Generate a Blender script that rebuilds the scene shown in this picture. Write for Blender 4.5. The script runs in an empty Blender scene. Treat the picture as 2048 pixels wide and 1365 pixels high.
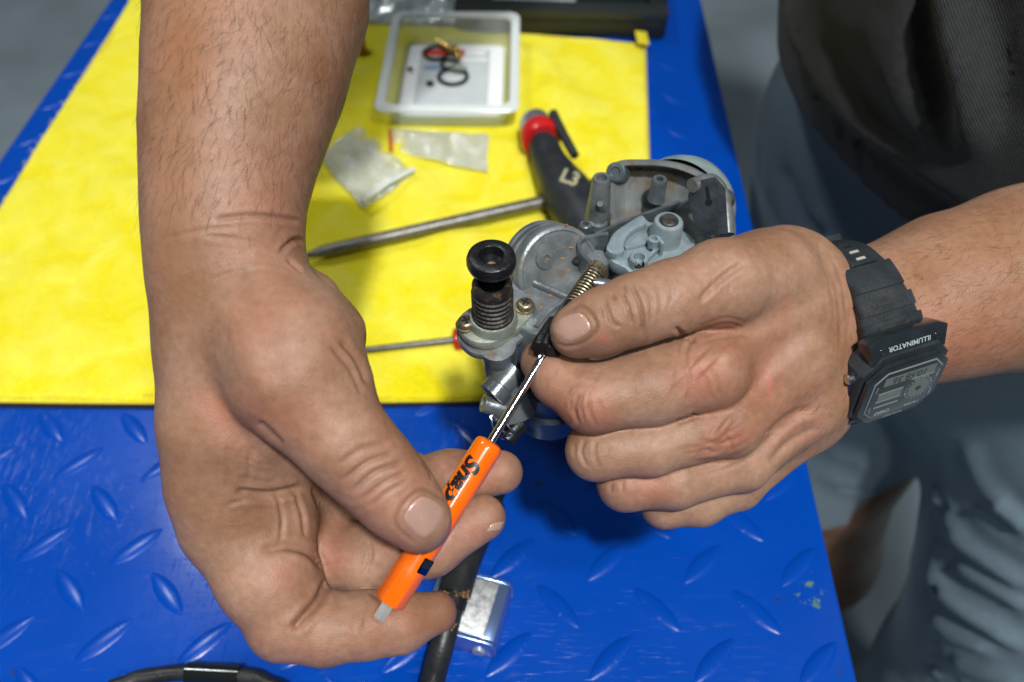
import bpy, bmesh, math, random
import numpy as np
from mathutils import Vector, Matrix, Quaternion, noise
from mathutils.bvhtree import BVHTree

random.seed(7); rng = np.random.default_rng(7)
R_ = math.radians
scn = bpy.context.scene
COL = scn.collection

# ------------------------------------------------------------------ camera
PITCH, FPX, CAMH = 50.0, 1650.0, 0.37
cp, sp = math.cos(R_(PITCH)), math.sin(R_(PITCH))
CAM = Vector((0, 0, CAMH)); CR = Vector((1, 0, 0)); CU = Vector((0, sp, cp)); CF = Vector((0, cp, -sp)); CT = -CF
cam_d = bpy.data.cameras.new('camera'); cam = bpy.data.objects.new('camera', cam_d); COL.objects.link(cam)
cam.location = CAM; cam.rotation_euler = (R_(90 - PITCH), 0, 0)
cam_d.sensor_width = 36; cam_d.lens = FPX / 2048 * 36
cam_d.clip_start = 0.01; cam_d.clip_end = 60
cam_d.dof.use_dof = True; cam_d.dof.focus_distance = 0.272; cam_d.dof.aperture_fstop = 9.0
scn.camera = cam

# ------------------------------------------------------------------ light
scn.view_settings.view_transform = 'Standard'; scn.view_settings.look = 'None'
scn.view_settings.exposure = -0.22; scn.view_settings.gamma = 1.0
w = bpy.data.worlds.new('World'); scn.world = w; w.use_nodes = True
bgn = w.node_tree.nodes['Background']; bgn.inputs[0].default_value = (0.55, 0.68, 0.80, 1); bgn.inputs[1].default_value = 0.085

def lamp(name, loc, target, power, size, size_y=None, col=(1, 1, 1)):
    d = bpy.data.lights.new(name, 'AREA'); d.energy = power; d.color = col; d.size = size
    if size_y: d.shape = 'RECTANGLE'; d.size_y = size_y
    o = bpy.data.objects.new(name, d); COL.objects.link(o); o.location = loc
    o.rotation_euler = (Vector(target) - Vector(loc)).to_track_quat('-Z', 'Y').to_euler()
    return o
HND = Vector((0, .19, .12))
lamp('ceiling_lamp', HND + Vector((.13, -.46, 1.0)) * 1.9, HND, 54, .11, .12, (1, .985, .965))
lamp('ceiling_lamp', HND + Vector((.10, -.78, 1.0)) * 1.8, HND, 12, .2, .2, (1, .985, .965))  # added beside the key lamp to soften the arm's cast shadow
lamp('ceiling_lamp', HND + Vector((.36, -.34, 1.0)) * 2.0, HND, 13, .16, .16, (1, .985, .965))
lamp('ceiling_tube', HND + Vector((-.47, .43, 1.0)) * 2.2, HND, 20, .30, .16, (.93, .97, 1))

# ------------------------------------------------------------------ helpers
def P(px, py, d):
    return CAM + CF * d + CR * ((px - 1024) * d / FPX) + CU * ((682.5 - py) * d / FPX)
def on(px, py, z):                       # where the line of sight meets the level z
    v = CF + CR * ((px - 1024) / FPX) + CU * ((682.5 - py) / FPX)
    return CAM + v * ((z - CAMH) / v.z)
def camv(r, u, t): return (CR * r + CU * u + CT * t).normalized()
def frame(o, z, x=None):
    z = Vector(z).normalized(); x = Vector(x) if x is not None else Vector((1, 0, 0))
    if abs(x.normalized().dot(z)) > .99: x = Vector((0, 1, 0))
    y = z.cross(x).normalized(); x = y.cross(z)
    m = Matrix((x, y, z)).transposed().to_4x4(); m.translation = Vector(o); return m

class MB:
    def __init__(s): s.v = []; s.f = []
    def add(s, vs, fs):
        b = len(s.v); s.v += [Vector(q) for q in vs]; s.f += [tuple(i + b for i in f) for f in fs]; return s
    def lathe(s, M, prof, seg=32, a0=0, a1=2 * math.pi, mod=None):
        n = len(prof); full = abs(a1 - a0 - 2 * math.pi) < 1e-6; vs = []; fs = []
        m = seg if full else seg + 1
        for i in range(m):
            a = a0 + (a1 - a0) * i / seg
            for j, (r, z) in enumerate(prof):
                rr = r * (mod(a, z) if mod else 1)
                vs.append(M @ Vector((rr * math.cos(a), rr * math.sin(a), z)))
        for i in range(seg):
            k = (i + 1) % m
            for j in range(n - 1): fs.append((i * n + j, k * n + j, k * n + j + 1, i * n + j + 1))
        return s.add(vs, fs)
    def tube(s, pts, r, seg=10, cap=True):
        pts = [Vector(p) for p in pts]; n = len(pts); rr = r if hasattr(r, '__len__') else [r] * n
        T = [(pts[min(i + 1, n - 1)] - pts[max(i - 1, 0)]).normalized() for i in range(n)]
        x = T[0].orthogonal().normalized(); vs = []; fs = []
        for i in range(n):
            x = (x - T[i] * x.dot(T[i])).normalized(); y = T[i].cross(x)
            for k in range(seg):
                a = 2 * math.pi * k / seg; vs.append(pts[i] + (x * math.cos(a) + y * math.sin(a)) * rr[i])
        for i in range(n - 1):
            for k in range(seg):
                k2 = (k + 1) % seg; fs.append((i * seg + k, i * seg + k2, (i + 1) * seg + k2, (i + 1) * seg + k))
        if cap:
            fs.append(tuple(range(seg))[::-1]); fs.append(tuple((n - 1) * seg + k for k in range(seg)))
        return s.add(vs, fs)
    def prism(s, M, out, z0, z1, bev=0.0, nb=2):       # outline (counter-clockwise) extruded in z, rounded top and bottom edges
        n = len(out); o = [Vector((p[0], p[1])) for p in out]
        nr = []
        for i in range(n):
            e1 = (o[i] - o[i - 1]).normalized(); e2 = (o[(i + 1) % n] - o[i]).normalized()
            m = Vector((e1.y + e2.y, -e1.x - e2.x))
            m = m.normalized() if m.length > 1e-9 else Vector((e1.y, -e1.x)); nr.append(m / max(.35, m.dot(Vector((e1.y, -e1.x)))))
        rings = []
        if bev > 0:
            for k in range(nb + 1):
                a = math.pi / 2 * k / nb; rings.append((bev * (1 - math.sin(a)), z0 + bev * (1 - math.cos(a))))
            for k in range(nb + 1):
                a = math.pi / 2 * k / nb; rings.append((bev * (1 - math.cos(a)), z1 - bev * (1 - math.sin(a))))
        else: rings = [(0, z0), (0, z1)]
        vs = []; fs = []
        for (d, z) in rings:
            for i in range(n): q = o[i] - nr[i] * d; vs.append(M @ Vector((q.x, q.y, z)))
        for j in range(len(rings) - 1):
            for i in range(n):
                k = (i + 1) % n; fs.append((j * n + i, j * n + k, (j + 1) * n + k, (j + 1) * n + i))
        fs.append(tuple(range(n))[::-1]); fs.append(tuple((len(rings) - 1) * n + i for i in range(n)))
        return s.add(vs, fs)
    def box(s, M, sx, sy, sz, bev=0.0, nb=2):
        return s.prism(M, [(-sx / 2, -sy / 2), (sx / 2, -sy / 2), (sx / 2, sy / 2), (-sx / 2, sy / 2)], -sz / 2, sz / 2, bev, nb)
    def ball(s, c, r, seg=12, sc=(1, 1, 1)):
        prof = [(r * math.sin(math.pi * i / seg) + 1e-6, -r * math.cos(math.pi * i / seg)) for i in range(seg + 1)]
        M = Matrix.Translation(Vector(c)) @ Matrix.Diagonal((*sc, 1)); return s.lathe(M, prof, seg * 2)
    def build(s, name, mat, parent=None, smooth=True, origin=None, sharp=35):
        o0 = Vector(origin) if origin is not None else (Vector(parent.matrix_world.translation) if parent else sum(s.v, Vector()) / len(s.v))
        if parent: o0 = world_loc(parent)
        me = bpy.data.meshes.new(name); me.from_pydata([v - o0 for v in s.v], [], s.f); me.update()
        return finish(name, me, mat, parent, o0, smooth, sharp)

def world_loc(o):
    l = Vector(o.location)
    while o.parent: o = o.parent; l += o.location
    return l
def finish(name, me, mat, parent, o0, smooth=True, sharp=35):
    bm = bmesh.new(); bm.from_mesh(me)
    bmesh.ops.recalc_face_normals(bm, faces=bm.faces)
    if smooth:
        for f in bm.faces: f.smooth = True
        if sharp:
            for e in bm.edges:
                if len(e.link_faces) == 2 and e.calc_face_angle(0) > R_(sharp): e.smooth = False
    bm.to_mesh(me); bm.free()
    if mat: me.materials.append(mat)
    o = bpy.data.objects.new(name, me); COL.objects.link(o)
    if parent: o.parent = parent; o.location = (0, 0, 0)
    else: o.location = o0
    return o
def npmesh(name, V, F, mat, parent=None, origin=None, smooth=True):
    o0 = world_loc(parent) if parent else Vector(origin if origin is not None else V.mean(0))
    V = V - np.array(o0)
    me = bpy.data.meshes.new(name); nf, k = F.shape
    me.vertices.add(len(V)); me.vertices.foreach_set('co', V.astype(np.float32).ravel())
    me.loops.add(nf * k); me.loops.foreach_set('vertex_index', F.astype(np.int32).ravel())
    me.polygons.add(nf); me.polygons.foreach_set('loop_start', np.arange(0, nf * k, k, dtype=np.int32))
    me.update(calc_edges=True)
    if smooth: me.polygons.foreach_set('use_smooth', np.ones(nf, bool))
    if mat: me.materials.append(mat)
    o = bpy.data.objects.new(name, me); COL.objects.link(o)
    if parent: o.parent = parent
    else: o.location = o0
    return o
def thing(name, label, cat, loc, group=None):
    o = bpy.data.objects.new(name, None); COL.objects.link(o); o.location = Vector(loc); o.empty_display_size = .02
    return tag(o, label, cat, group)
def tag(o, label, cat, group=None):
    o['label'] = label; o['category'] = cat
    if group: o['group'] = group
    return o
def kind(o, k): o['kind'] = k; return o
def rrect(w, h, r, n=5):
    out = []
    for (cx, cy, a0) in ((w / 2 - r, -h / 2 + r, -90), (w / 2 - r, h / 2 - r, 0), (-w / 2 + r, h / 2 - r, 90), (-w / 2 + r, -h / 2 + r, 180)):
        for i in range(n + 1):
            a = R_(a0 + 90 * i / n); out.append((cx + r * math.cos(a), cy + r * math.sin(a)))
    return out
def smoothpoly(pts, n=4, closed=True):    # Catmull-Rom through 2-D or 3-D points
    pts = [Vector(p) for p in pts]; m = len(pts); out = []
    for i in range(m if closed else m - 1):
        g = lambda k: pts[k % m] if closed else pts[min(max(k, 0), m - 1)]
        a, b, c, d = g(i - 1), g(i), g(i + 1), g(i + 2)
        for k in range(n):
            t = k / n
            out.append(.5 * ((2 * b) + (c - a) * t + (2 * a - 5 * b + 4 * c - d) * t * t + (3 * b - a - 3 * c + d) * t ** 3))
    if not closed: out.append(pts[-1])
    return out
def text_geo(body, size, shear=0, bold=0):
    c = bpy.data.curves.new('txt', 'FONT'); c.body = body; c.size = size; c.shear = shear; c.offset = bold
    c.align_x = 'CENTER'; c.align_y = 'CENTER'; c.resolution_u = 4
    o = bpy.data.objects.new('txt', c); COL.objects.link(o)
    dg = bpy.context.evaluated_depsgraph_get(); me = bpy.data.meshes.new_from_object(o.evaluated_get(dg))
    bpy.data.objects.remove(o); bpy.data.curves.remove(c)
    bm = bmesh.new(); bm.from_mesh(me); bmesh.ops.triangulate(bm, faces=bm.faces)
    bmesh.ops.subdivide_edges(bm, edges=[e for e in bm.edges if e.calc_length() > size * .22], cuts=2)
    bmesh.ops.triangulate(bm, faces=bm.faces)
    vs = [v.co.copy() for v in bm.verts]; fs = [tuple(v.index for v in f.verts) for f in bm.faces]; bm.free(); bpy.data.meshes.remove(me)
    return vs, fs

# ------------------------------------------------------------------ materials
def mat(name, col, rough=.5, metal=0, bump=0, bscale=400, var=0, vscale=60, dirt=None, dscale=90, dthr=.58, coat=0, trans=0, ior=1.45, sheen=0, alpha=1, aniso=None, spec=.5):
    m = bpy.data.materials.new(name); m.use_nodes = True; nt = m.node_tree; N = nt.nodes; L = nt.links
    b = N['Principled BSDF']; I = b.inputs
    I['Base Color'].default_value = (*col, 1); I['Roughness'].default_value = rough; I['Metallic'].default_value = metal
    I['Coat Weight'].default_value = coat; I['Transmission Weight'].default_value = trans; I['IOR'].default_value = ior
    I['Sheen Weight'].default_value = sheen; I['Alpha'].default_value = alpha; I['Specular IOR Level'].default_value = spec
    tc = N.new('ShaderNodeTexCoord'); last = None
    if var or dirt:
        n1 = N.new('ShaderNodeTexNoise'); n1.inputs['Scale'].default_value = vscale; n1.inputs['Detail'].default_value = 6
        L.new(tc.outputs['Object'], n1.inputs['Vector'])
        r = N.new('ShaderNodeMapRange'); r.inputs[1].default_value = .3; r.inputs[2].default_value = .7
        r.inputs[3].default_value = 1 - var; r.inputs[4].default_value = 1 + var; L.new(n1.outputs[0], r.inputs[0])
        mx = N.new('ShaderNodeVectorMath'); mx.operation = 'SCALE'; mx.inputs[0].default_value = col; L.new(r.outputs[0], mx.inputs['Scale'])
        last = mx.outputs[0]
        rr = N.new('ShaderNodeMapRange'); rr.inputs[1].default_value = .3; rr.inputs[2].default_value = .7
        rr.inputs[3].default_value = max(.03, rough - .12); rr.inputs[4].default_value = min(1, rough + .12); L.new(n1.outputs[0], rr.inputs[0])
        L.new(rr.outputs[0], I['Roughness'])
    if dirt:
        n2 = N.new('ShaderNodeTexNoise'); n2.inputs['Scale'].default_value = dscale; n2.inputs['Detail'].default_value = 8; n2.inputs['Roughness'].default_value = .65
        L.new(tc.outputs['Object'], n2.inputs['Vector'])
        cr = N.new('ShaderNodeMapRange'); cr.inputs[1].default_value = dthr; cr.inputs[2].default_value = dthr + .12; L.new(n2.outputs[0], cr.inputs[0])
        mm = N.new('ShaderNodeMix'); mm.data_type = 'RGBA'; L.new(cr.outputs[0], mm.inputs[0]); L.new(last, mm.inputs[6]); mm.inputs[7].default_value = (*dirt, 1)
        last = mm.outputs[2]
        if metal:
            iv = N.new('ShaderNodeMapRange'); iv.inputs[3].default_value = metal; iv.inputs[4].default_value = 0; L.new(cr.outputs[0], iv.inputs[0]); L.new(iv.outputs[0], I['Metallic'])
    if last: L.new(last, I['Base Color'])
    if bump:
        n3 = N.new('ShaderNodeTexNoise'); n3.inputs['Scale'].default_value = bscale; n3.inputs['Detail'].default_value = 4
        L.new(tc.outputs['Object'], n3.inputs['Vector'])
        bp = N.new('ShaderNodeBump'); bp.inputs['Strength'].default_value = bump; bp.inputs['Distance'].default_value = .001
        L.new(n3.outputs[0], bp.inputs['Height']); L.new(bp.outputs[0], I['Normal'])
    return m

# ------------------------------------------------------------------ signed-distance modelling (used for the body)
def smin(a, b, k):
    h = np.maximum(k - np.abs(a - b), 0) / k
    return np.minimum(a, b) - h * h * k * .25
class Field:
    def __init__(s, lo, hi, h):
        s.lo = np.array(lo, np.float32); s.h = h; s.n = np.ceil((np.array(hi) - s.lo) / h).astype(int) + 1
        s.ax = [s.lo[i] + h * np.arange(s.n[i], dtype=np.float32) for i in range(3)]
    def new(s): return np.full(s.n, .05, np.float32)
    def cone(s, vol, a, b, r1, r2, k, pad=.012, sc=None):
        a = np.array(a, np.float32); b = np.array(b, np.float32); R = max(r1, r2) + pad
        i0 = np.clip(np.floor((np.minimum(a, b) - R - s.lo) / s.h).astype(int), 0, s.n); i1 = np.clip(np.ceil((np.maximum(a, b) + R - s.lo) / s.h).astype(int) + 1, 0, s.n)
        if (i1 <= i0).any(): return
        x = s.ax[0][i0[0]:i1[0], None, None]; y = s.ax[1][None, i0[1]:i1[1], None]; z = s.ax[2][None, None, i0[2]:i1[2]]
        ab = b - a; L2 = float((ab * ab).sum()) + 1e-12
        t = np.clip(((x - a[0]) * ab[0] + (y - a[1]) * ab[1] + (z - a[2]) * ab[2]) / L2, 0, 1)
        d = np.sqrt((x - a[0] - t * ab[0]) ** 2 + (y - a[1] - t * ab[1]) ** 2 + (z - a[2] - t * ab[2]) ** 2) - (r1 + t * (r2 - r1))
        sl = tuple(slice(i0[i], i1[i]) for i in range(3)); vol[sl] = smin(vol[sl], d.astype(np.float32), k)
def surface_nets(vol, lo, h):
    neg = vol < 0; nx, ny, nz = vol.shape
    c = np.zeros((nx - 1, ny - 1, nz - 1), np.int8)
    for dx in (0, 1):
        for dy in (0, 1):
            for dz in (0, 1): c += neg[dx:nx - 1 + dx, dy:ny - 1 + dy, dz:nz - 1 + dz]
    act = (c > 0) & (c < 8); idx = np.full(act.shape, -1, np.int32); I = np.argwhere(act); idx[act] = np.arange(len(I))
    acc = np.zeros((len(I), 3)); cnt = np.zeros(len(I))
    off = [(0, 0, 0), (1, 0, 0), (0, 1, 0), (0, 0, 1), (1, 1, 0), (1, 0, 1), (0, 1, 1), (1, 1, 1)]
    val = {o: vol[I[:, 0] + o[0], I[:, 1] + o[1], I[:, 2] + o[2]] for o in off}
    for a in off:
        for ax in range(3):
            if a[ax]: continue
            b = list(a); b[ax] = 1; b = tuple(b); va, vb = val[a], val[b]; m = (va < 0) != (vb < 0)
            t = va[m] / (va[m] - vb[m]); p = np.tile(np.array(a, float), (m.sum(), 1)); p[:, ax] = t; acc[m] += p; cnt[m] += 1
    V = (I + acc / cnt[:, None]) * h + lo; Q = []
    for ax in range(3):
        s0 = [slice(None)] * 3; s1 = [slice(None)] * 3; s0[ax] = slice(0, -1); s1[ax] = slice(1, None)
        A = neg[tuple(s0)]; B = neg[tuple(s1)]; E = np.argwhere(A != B); u, v = [(1, 2), (2, 0), (0, 1)][ax]
        ok = (E[:, u] > 0) & (E[:, v] > 0) & (E[:, u] < act.shape[u]) & (E[:, v] < act.shape[v]); E = E[ok]; flip = ~A[tuple(E.T)]
        def g(du, dv):
            e = E.copy(); e[:, u] -= du; e[:, v] -= dv; return idx[tuple(e.T)]
        q = np.stack([g(1, 1), g(0, 1), g(0, 0), g(1, 0)], 1); q[flip] = q[flip][:, ::-1]; Q.append(q)
    Q = np.concatenate(Q); return V, Q[(Q >= 0).all(1)]
def vnormals(V, Q):
    n = np.cross(V[Q[:, 2]] - V[Q[:, 0]], V[Q[:, 3]] - V[Q[:, 1]]); N = np.zeros_like(V)
    for k in range(4): np.add.at(N, Q[:, k], n)
    return N / (np.linalg.norm(N, axis=1, keepdims=True) + 1e-12)
def relax(V, Q, it, lam=.5):
    a = np.concatenate([Q[:, [0, 1]], Q[:, [1, 2]], Q[:, [2, 3]], Q[:, [3, 0]]]); n = len(V)
    for s in range(it):
        S = np.stack([np.bincount(a[:, 0], V[a[:, 1], k], n) + np.bincount(a[:, 1], V[a[:, 0], k], n) for k in range(3)], 1)
        c = np.bincount(a[:, 0], minlength=n) + np.bincount(a[:, 1], minlength=n); V = V + lam * (S / c[:, None] - V)
    return V
# ================================================================== the setting: floor and bench
M_floor = mat('concrete', (.33, .41, .45), .55, var=.25, vscale=2.2, bump=.3, bscale=60)
fb = MB(); fb.add([(-9, -9, -.84), (9, -9, -.84), (9, 12, -.84), (-9, 12, -.84)], [(0, 1, 2, 3)])
kind(fb.build('floor', M_floor, origin=(0, 0, -.84)), 'structure')

YAW = R_(-1.85); TD = Vector((math.sin(-YAW), math.cos(YAW), 0)); TX = Vector((TD.y, -TD.x, 0))
pr = on(1588, 808, 0); pl = on(0, 318, 0)
xr = pr.dot(TX); xl = pl.dot(TX); BW = xr - xl; BX = (xr + xl) / 2
TM = Matrix((TX, TD, Vector((0, 0, 1)))).transposed().to_4x4()
def T(x, y, z=0): return TM @ Vector((x, y, z))

def paint_blue():
    m = mat('blue_paint', (.0015, .062, .52), .32, spec=.3)
    nt = m.node_tree; N = nt.nodes; L = nt.links; b = N['Principled BSDF']; tc = N['Texture Coordinate']
    n1 = N.new('ShaderNodeTexNoise'); n1.inputs['Scale'].default_value = 9; n1.inputs['Detail'].default_value = 7; L.new(tc.outputs['Object'], n1.inputs[0])
    mr = N.new('ShaderNodeMapRange'); mr.inputs[1].default_value = .3; mr.inputs[2].default_value = .7; mr.inputs[3].default_value = .16; mr.inputs[4].default_value = .34
    L.new(n1.outputs[0], mr.inputs[0]); L.new(mr.outputs[0], b.inputs['Roughness'])
    cm = N.new('ShaderNodeMix'); cm.data_type = 'RGBA'; cm.inputs[6].default_value = (.0001, .044, .31, 1); cm.inputs[7].default_value = (.0004, .062, .42, 1); L.new(n1.outputs[0], cm.inputs[0])
    # worn flecks: chips of grey primer and dirt
    n2 = N.new('ShaderNodeTexNoise'); n2.inputs['Scale'].default_value = 130; n2.inputs['Detail'].default_value = 3; L.new(tc.outputs['Object'], n2.inputs[0])
    r2 = N.new('ShaderNodeMapRange'); r2.inputs[1].default_value = .725; r2.inputs[2].default_value = .755; L.new(n2.outputs[0], r2.inputs[0])
    c2 = N.new('ShaderNodeMix'); c2.data_type = 'RGBA'; c2.inputs[7].default_value = (.02, .03, .06, 1); L.new(r2.outputs[0], c2.inputs[0]); L.new(cm.outputs[2], c2.inputs[6])
    # the worn greenish patch near the right edge
    wl = on(1618, 1184, 0) - T(BX, .6, -.84); mpw = N.new('ShaderNodeMapping'); mpw.inputs['Location'].default_value = tuple(-wl); L.new(tc.outputs['Object'], mpw.inputs[0])
    ln = N.new('ShaderNodeVectorMath'); ln.operation = 'LENGTH'; L.new(mpw.outputs[0], ln.inputs[0])
    rw = N.new('ShaderNodeMapRange'); rw.inputs[1].default_value = .004; rw.inputs[2].default_value = .014; rw.inputs[3].default_value = .30; rw.inputs[4].default_value = 0; L.new(ln.outputs['Value'], rw.inputs[0])
    nw = N.new('ShaderNodeTexNoise'); nw.inputs['Scale'].default_value = 260; nw.inputs['Detail'].default_value = 5; L.new(tc.outputs['Object'], nw.inputs[0])
    aw = N.new('ShaderNodeMath'); L.new(rw.outputs[0], aw.inputs[0]); L.new(nw.outputs[0], aw.inputs[1])
    tw_ = N.new('ShaderNodeMapRange'); tw_.inputs[1].default_value = .80; tw_.inputs[2].default_value = .88; L.new(aw.outputs[0], tw_.inputs[0])
    c4 = N.new('ShaderNodeMix'); c4.data_type = 'RGBA'; c4.inputs[7].default_value = (.10, .20, .12, 1); L.new(tw_.outputs[0], c4.inputs[0]); L.new(c2.outputs[2], c4.inputs[6])
    L.new(c4.outputs[2], b.inputs['Base Color'])
    # fine scratches in two directions
    hs = []
    for k, (rz, sc) in enumerate(((20, (1500, 60, 1)), (-35, (60, 1900, 1)), (75, (1700, 90, 1)))):
        mp = N.new('ShaderNodeMapping'); mp.inputs['Rotation'].default_value = (0, 0, R_(rz)); mp.inputs['Scale'].default_value = sc; L.new(tc.outputs['Object'], mp.inputs[0])
        ns = N.new('ShaderNodeTexNoise'); ns.inputs['Scale'].default_value = 1; ns.inputs['Detail'].default_value = 2; L.new(mp.outputs[0], ns.inputs[0])
        rs = N.new('ShaderNodeMapRange'); rs.inputs[1].default_value = .64; rs.inputs[2].default_value = .8; L.new(ns.outputs[0], rs.inputs[0]); hs.append(rs)
    ad = N.new('ShaderNodeMath'); L.new(hs[0].outputs[0], ad.inputs[0]); L.new(hs[1].outputs[0], ad.inputs[1])
    a2 = N.new('ShaderNodeMath'); L.new(ad.outputs[0], a2.inputs[0]); L.new(hs[2].outputs[0], a2.inputs[1])
    wv = N.new('ShaderNodeTexNoise'); wv.inputs['Scale'].default_value = 22; wv.inputs['Detail'].default_value = 3; L.new(tc.outputs['Object'], wv.inputs[0])
    sm = N.new('ShaderNodeMath'); sm.operation = 'MULTIPLY_ADD'; sm.inputs[1].default_value = .10; L.new(wv.outputs[0], sm.inputs[0]); L.new(a2.outputs[0], sm.inputs[2])
    bp = N.new('ShaderNodeBump'); bp.inputs['Strength'].default_value = .22; bp.inputs['Distance'].default_value = .0006; L.new(sm.outputs[0], bp.inputs['Height']); L.new(bp.outputs[0], b.inputs['Normal'])
    return m
M_blue = paint_blue()
bench = thing('work_bench', 'blue painted steel workbench with raised tread plate top', 'workbench', T(BX, .6, -.84))
tb = MB(); tb.box(TM @ Matrix.Translation((BX, .85, -.003)), BW, 2.1, .006, .002, 3); tb.build('tread_plate', M_blue, bench)
sk = MB()
for x in (xl + .003, xr - .003): sk.box(TM @ Matrix.Translation((x, .85, -.0365)), .004, 2.09, .06, .001)
sk.build('side_rail', M_blue, bench)
for x in (xl + .05, xr - .05):
    for y in (-.1, 1.8):
        lg = MB(); lg.box(TM @ Matrix.Translation((x, y, -.423)), .05, .05, .833, .003); lg.build('bench_leg', M_blue, bench)
# raised tread bars
def bar_mesh():
    V = []; F = []; nu, nv = 20, 9; Lh, Wh, H = .0152, .0046, .00120
    for i in range(nu + 1):
        u = -1 + 2 * i / nu
        wloc = Wh * (1 - abs(u) ** 2.1) + .00025
        for j in range(nv + 1):
            v = -1 + 2 * j / nv
            pr = max(0., 1 - abs(v) ** 2.6) * (1 - abs(u) ** 6)
            V.append((u * Lh, v * wloc, H * pr * (0.35 + .65 * (1 - u * u)) - .0002))
    for i in range(nu):
        for j in range(nv):
            a = i * (nv + 1) + j; F.append((a, a + nv + 1, a + nv + 2, a + 1))
    me = bpy.data.meshes.new('tread_bar'); me.from_pydata(V, [], F); me.update()
    for p in me.polygons: p.use_smooth = True
    me.materials.append(M_blue); return me
bar = bar_mesh()
# towel outline on the bench (world xy)
TWL = [on(-250, 797, .004), on(1314, 788, .004), on(1291, 84, .004), on(262, -8, .004)]
def in_towel(p, m=.012):
    for i in range(4):
        a = TWL[i]; b = TWL[(i + 1) % 4]; e = (b - a)
        if (e.x * (p.y - a.y) - e.y * (p.x - a.x)) / e.length < m: return False
    return True
S = .0455; spots = []
base = on(30, 1002, 0); b0 = Vector((base.dot(TX), base.dot(TD)))
for i in range(-14, 15):
    for j in range(-6, 30):
        for k in (0, 1):
            x = b0.x + S * (i + .5 * k); y = b0.y + S * (j + .5 * k)
            if k: x += .001
            if not (xl + .012 < x < xr - .012): continue
            wv = T(x, y); c = wv - CAM; d = c.dot(CF)
            if d < .1: continue
            px = 1024 + c.dot(CR) / d * FPX; py = 682.5 - c.dot(CU) / d * FPX
            if not (-700 < px < 2200 and -60 < py < 1900) or in_towel(wv): continue
            inside = -60 < px < 2110 and py < 1430
            spots.append((0 if inside else 1, d, x, y, k))
spots.sort()
for (_, d, x, y, k) in spots[:300]:
    o = bpy.data.objects.new('tread_bar', bar); COL.objects.link(o); o.parent = bench
    o.location = T(x, y, 0) - bench.location; o.rotation_euler = (0, 0, YAW + R_(45 if k else 135))

# ------------------------------------------------------------------ towel
def towel_mat():
    m = mat('yellow_microfibre', (.80, .66, .006), .95, sheen=.3)
    nt = m.node_tree; N = nt.nodes; L = nt.links; b = N['Principled BSDF']; tc = N['Texture Coordinate']
    b.inputs['Sheen Tint'].default_value = (1, .95, .3, 1); b.inputs['Specular IOR Level'].default_value = .1
    n1 = N.new('ShaderNodeTexNoise'); n1.inputs['Scale'].default_value = 38; n1.inputs['Detail'].default_value = 5; n1.inputs['Distortion'].default_value = .6; L.new(tc.outputs['Object'], n1.inputs[0])
    r = N.new('ShaderNodeMapRange'); r.inputs[1].default_value = .35; r.inputs[2].default_value = .66; L.new(n1.outputs[0], r.inputs[0])
    c = N.new('ShaderNodeMix'); c.data_type = 'RGBA'; c.inputs[6].default_value = (.86, .745, .002, 1); c.inputs[7].default_value = (.90, .84, .08, 1); L.new(r.outputs[0], c.inputs[0]); L.new(c.outputs[2], b.inputs['Base Color'])
    n2 = N.new('ShaderNodeTexNoise'); n2.inputs['Scale'].default_value = 900; n2.inputs['Detail'].default_value = 3; L.new(tc.outputs['Object'], n2.inputs[0])
    ad = N.new('ShaderNodeMath'); ad.operation = 'MULTIPLY_ADD'; ad.inputs[1].default_value = .7; L.new(n2.outputs[0], ad.inputs[0]); L.new(n1.outputs[0], ad.inputs[2])
    bp = N.new('ShaderNodeBump'); bp.inputs['Strength'].default_value = 1; bp.inputs['Distance'].default_value = .0022; L.new(ad.outputs[0], bp.inputs['Height']); L.new(bp.outputs[0], b.inputs['Normal'])
    return m
M_towel = towel_mat(); M_hem = mat('yellow_hem', (.70, .58, .003), .8, bump=.6, bscale=1500, sheen=.2)
towel = thing('towel', 'yellow microfibre towel spread flat on the blue bench', 'towel', sum(TWL, Vector()) / 4)
def tw(u, v):       # towel surface point
    p = (TWL[0] * (1 - u) + TWL[1] * u) * (1 - v) + (TWL[3] * (1 - u) + TWL[2] * u) * v
    bow = .006 * math.sin(math.pi * u) * (1 - v); p = p - TD * bow * .6
    e = min(u, 1 - u, v, 1 - v)
    z = .0040 + .0018 * noise.noise(p * 22) + .0030 * noise.noise(p * 9 + Vector((3, 1, 0)))
    z += .0050 * max(0, math.sin((p.x * .8 + p.y * .55) * 42 + 2.5 * noise.noise(p * 6))) ** 3 * min(1, e * 8)
    kb = min(1, max(0, ((p - on(905, 135, 0)).length - .075) / .03)); z = min(z, .0044 + kb * .01)      # pressed flat under the box
    p.z = max(.0016, z) if e > 0 else .0016
    return p
nu = nv = 150; V = []; F = []
for j in range(nv + 1):
    for i in range(nu + 1): V.append(tw(i / nu, j / nv))
for j in range(nv):
    for i in range(nu): a = j * (nu + 1) + i; F.append((a, a + 1, a + nu + 2, a + nu + 1))
MB().add(V, F).build('pile', M_towel, towel, sharp=0)
hm = MB()
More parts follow.
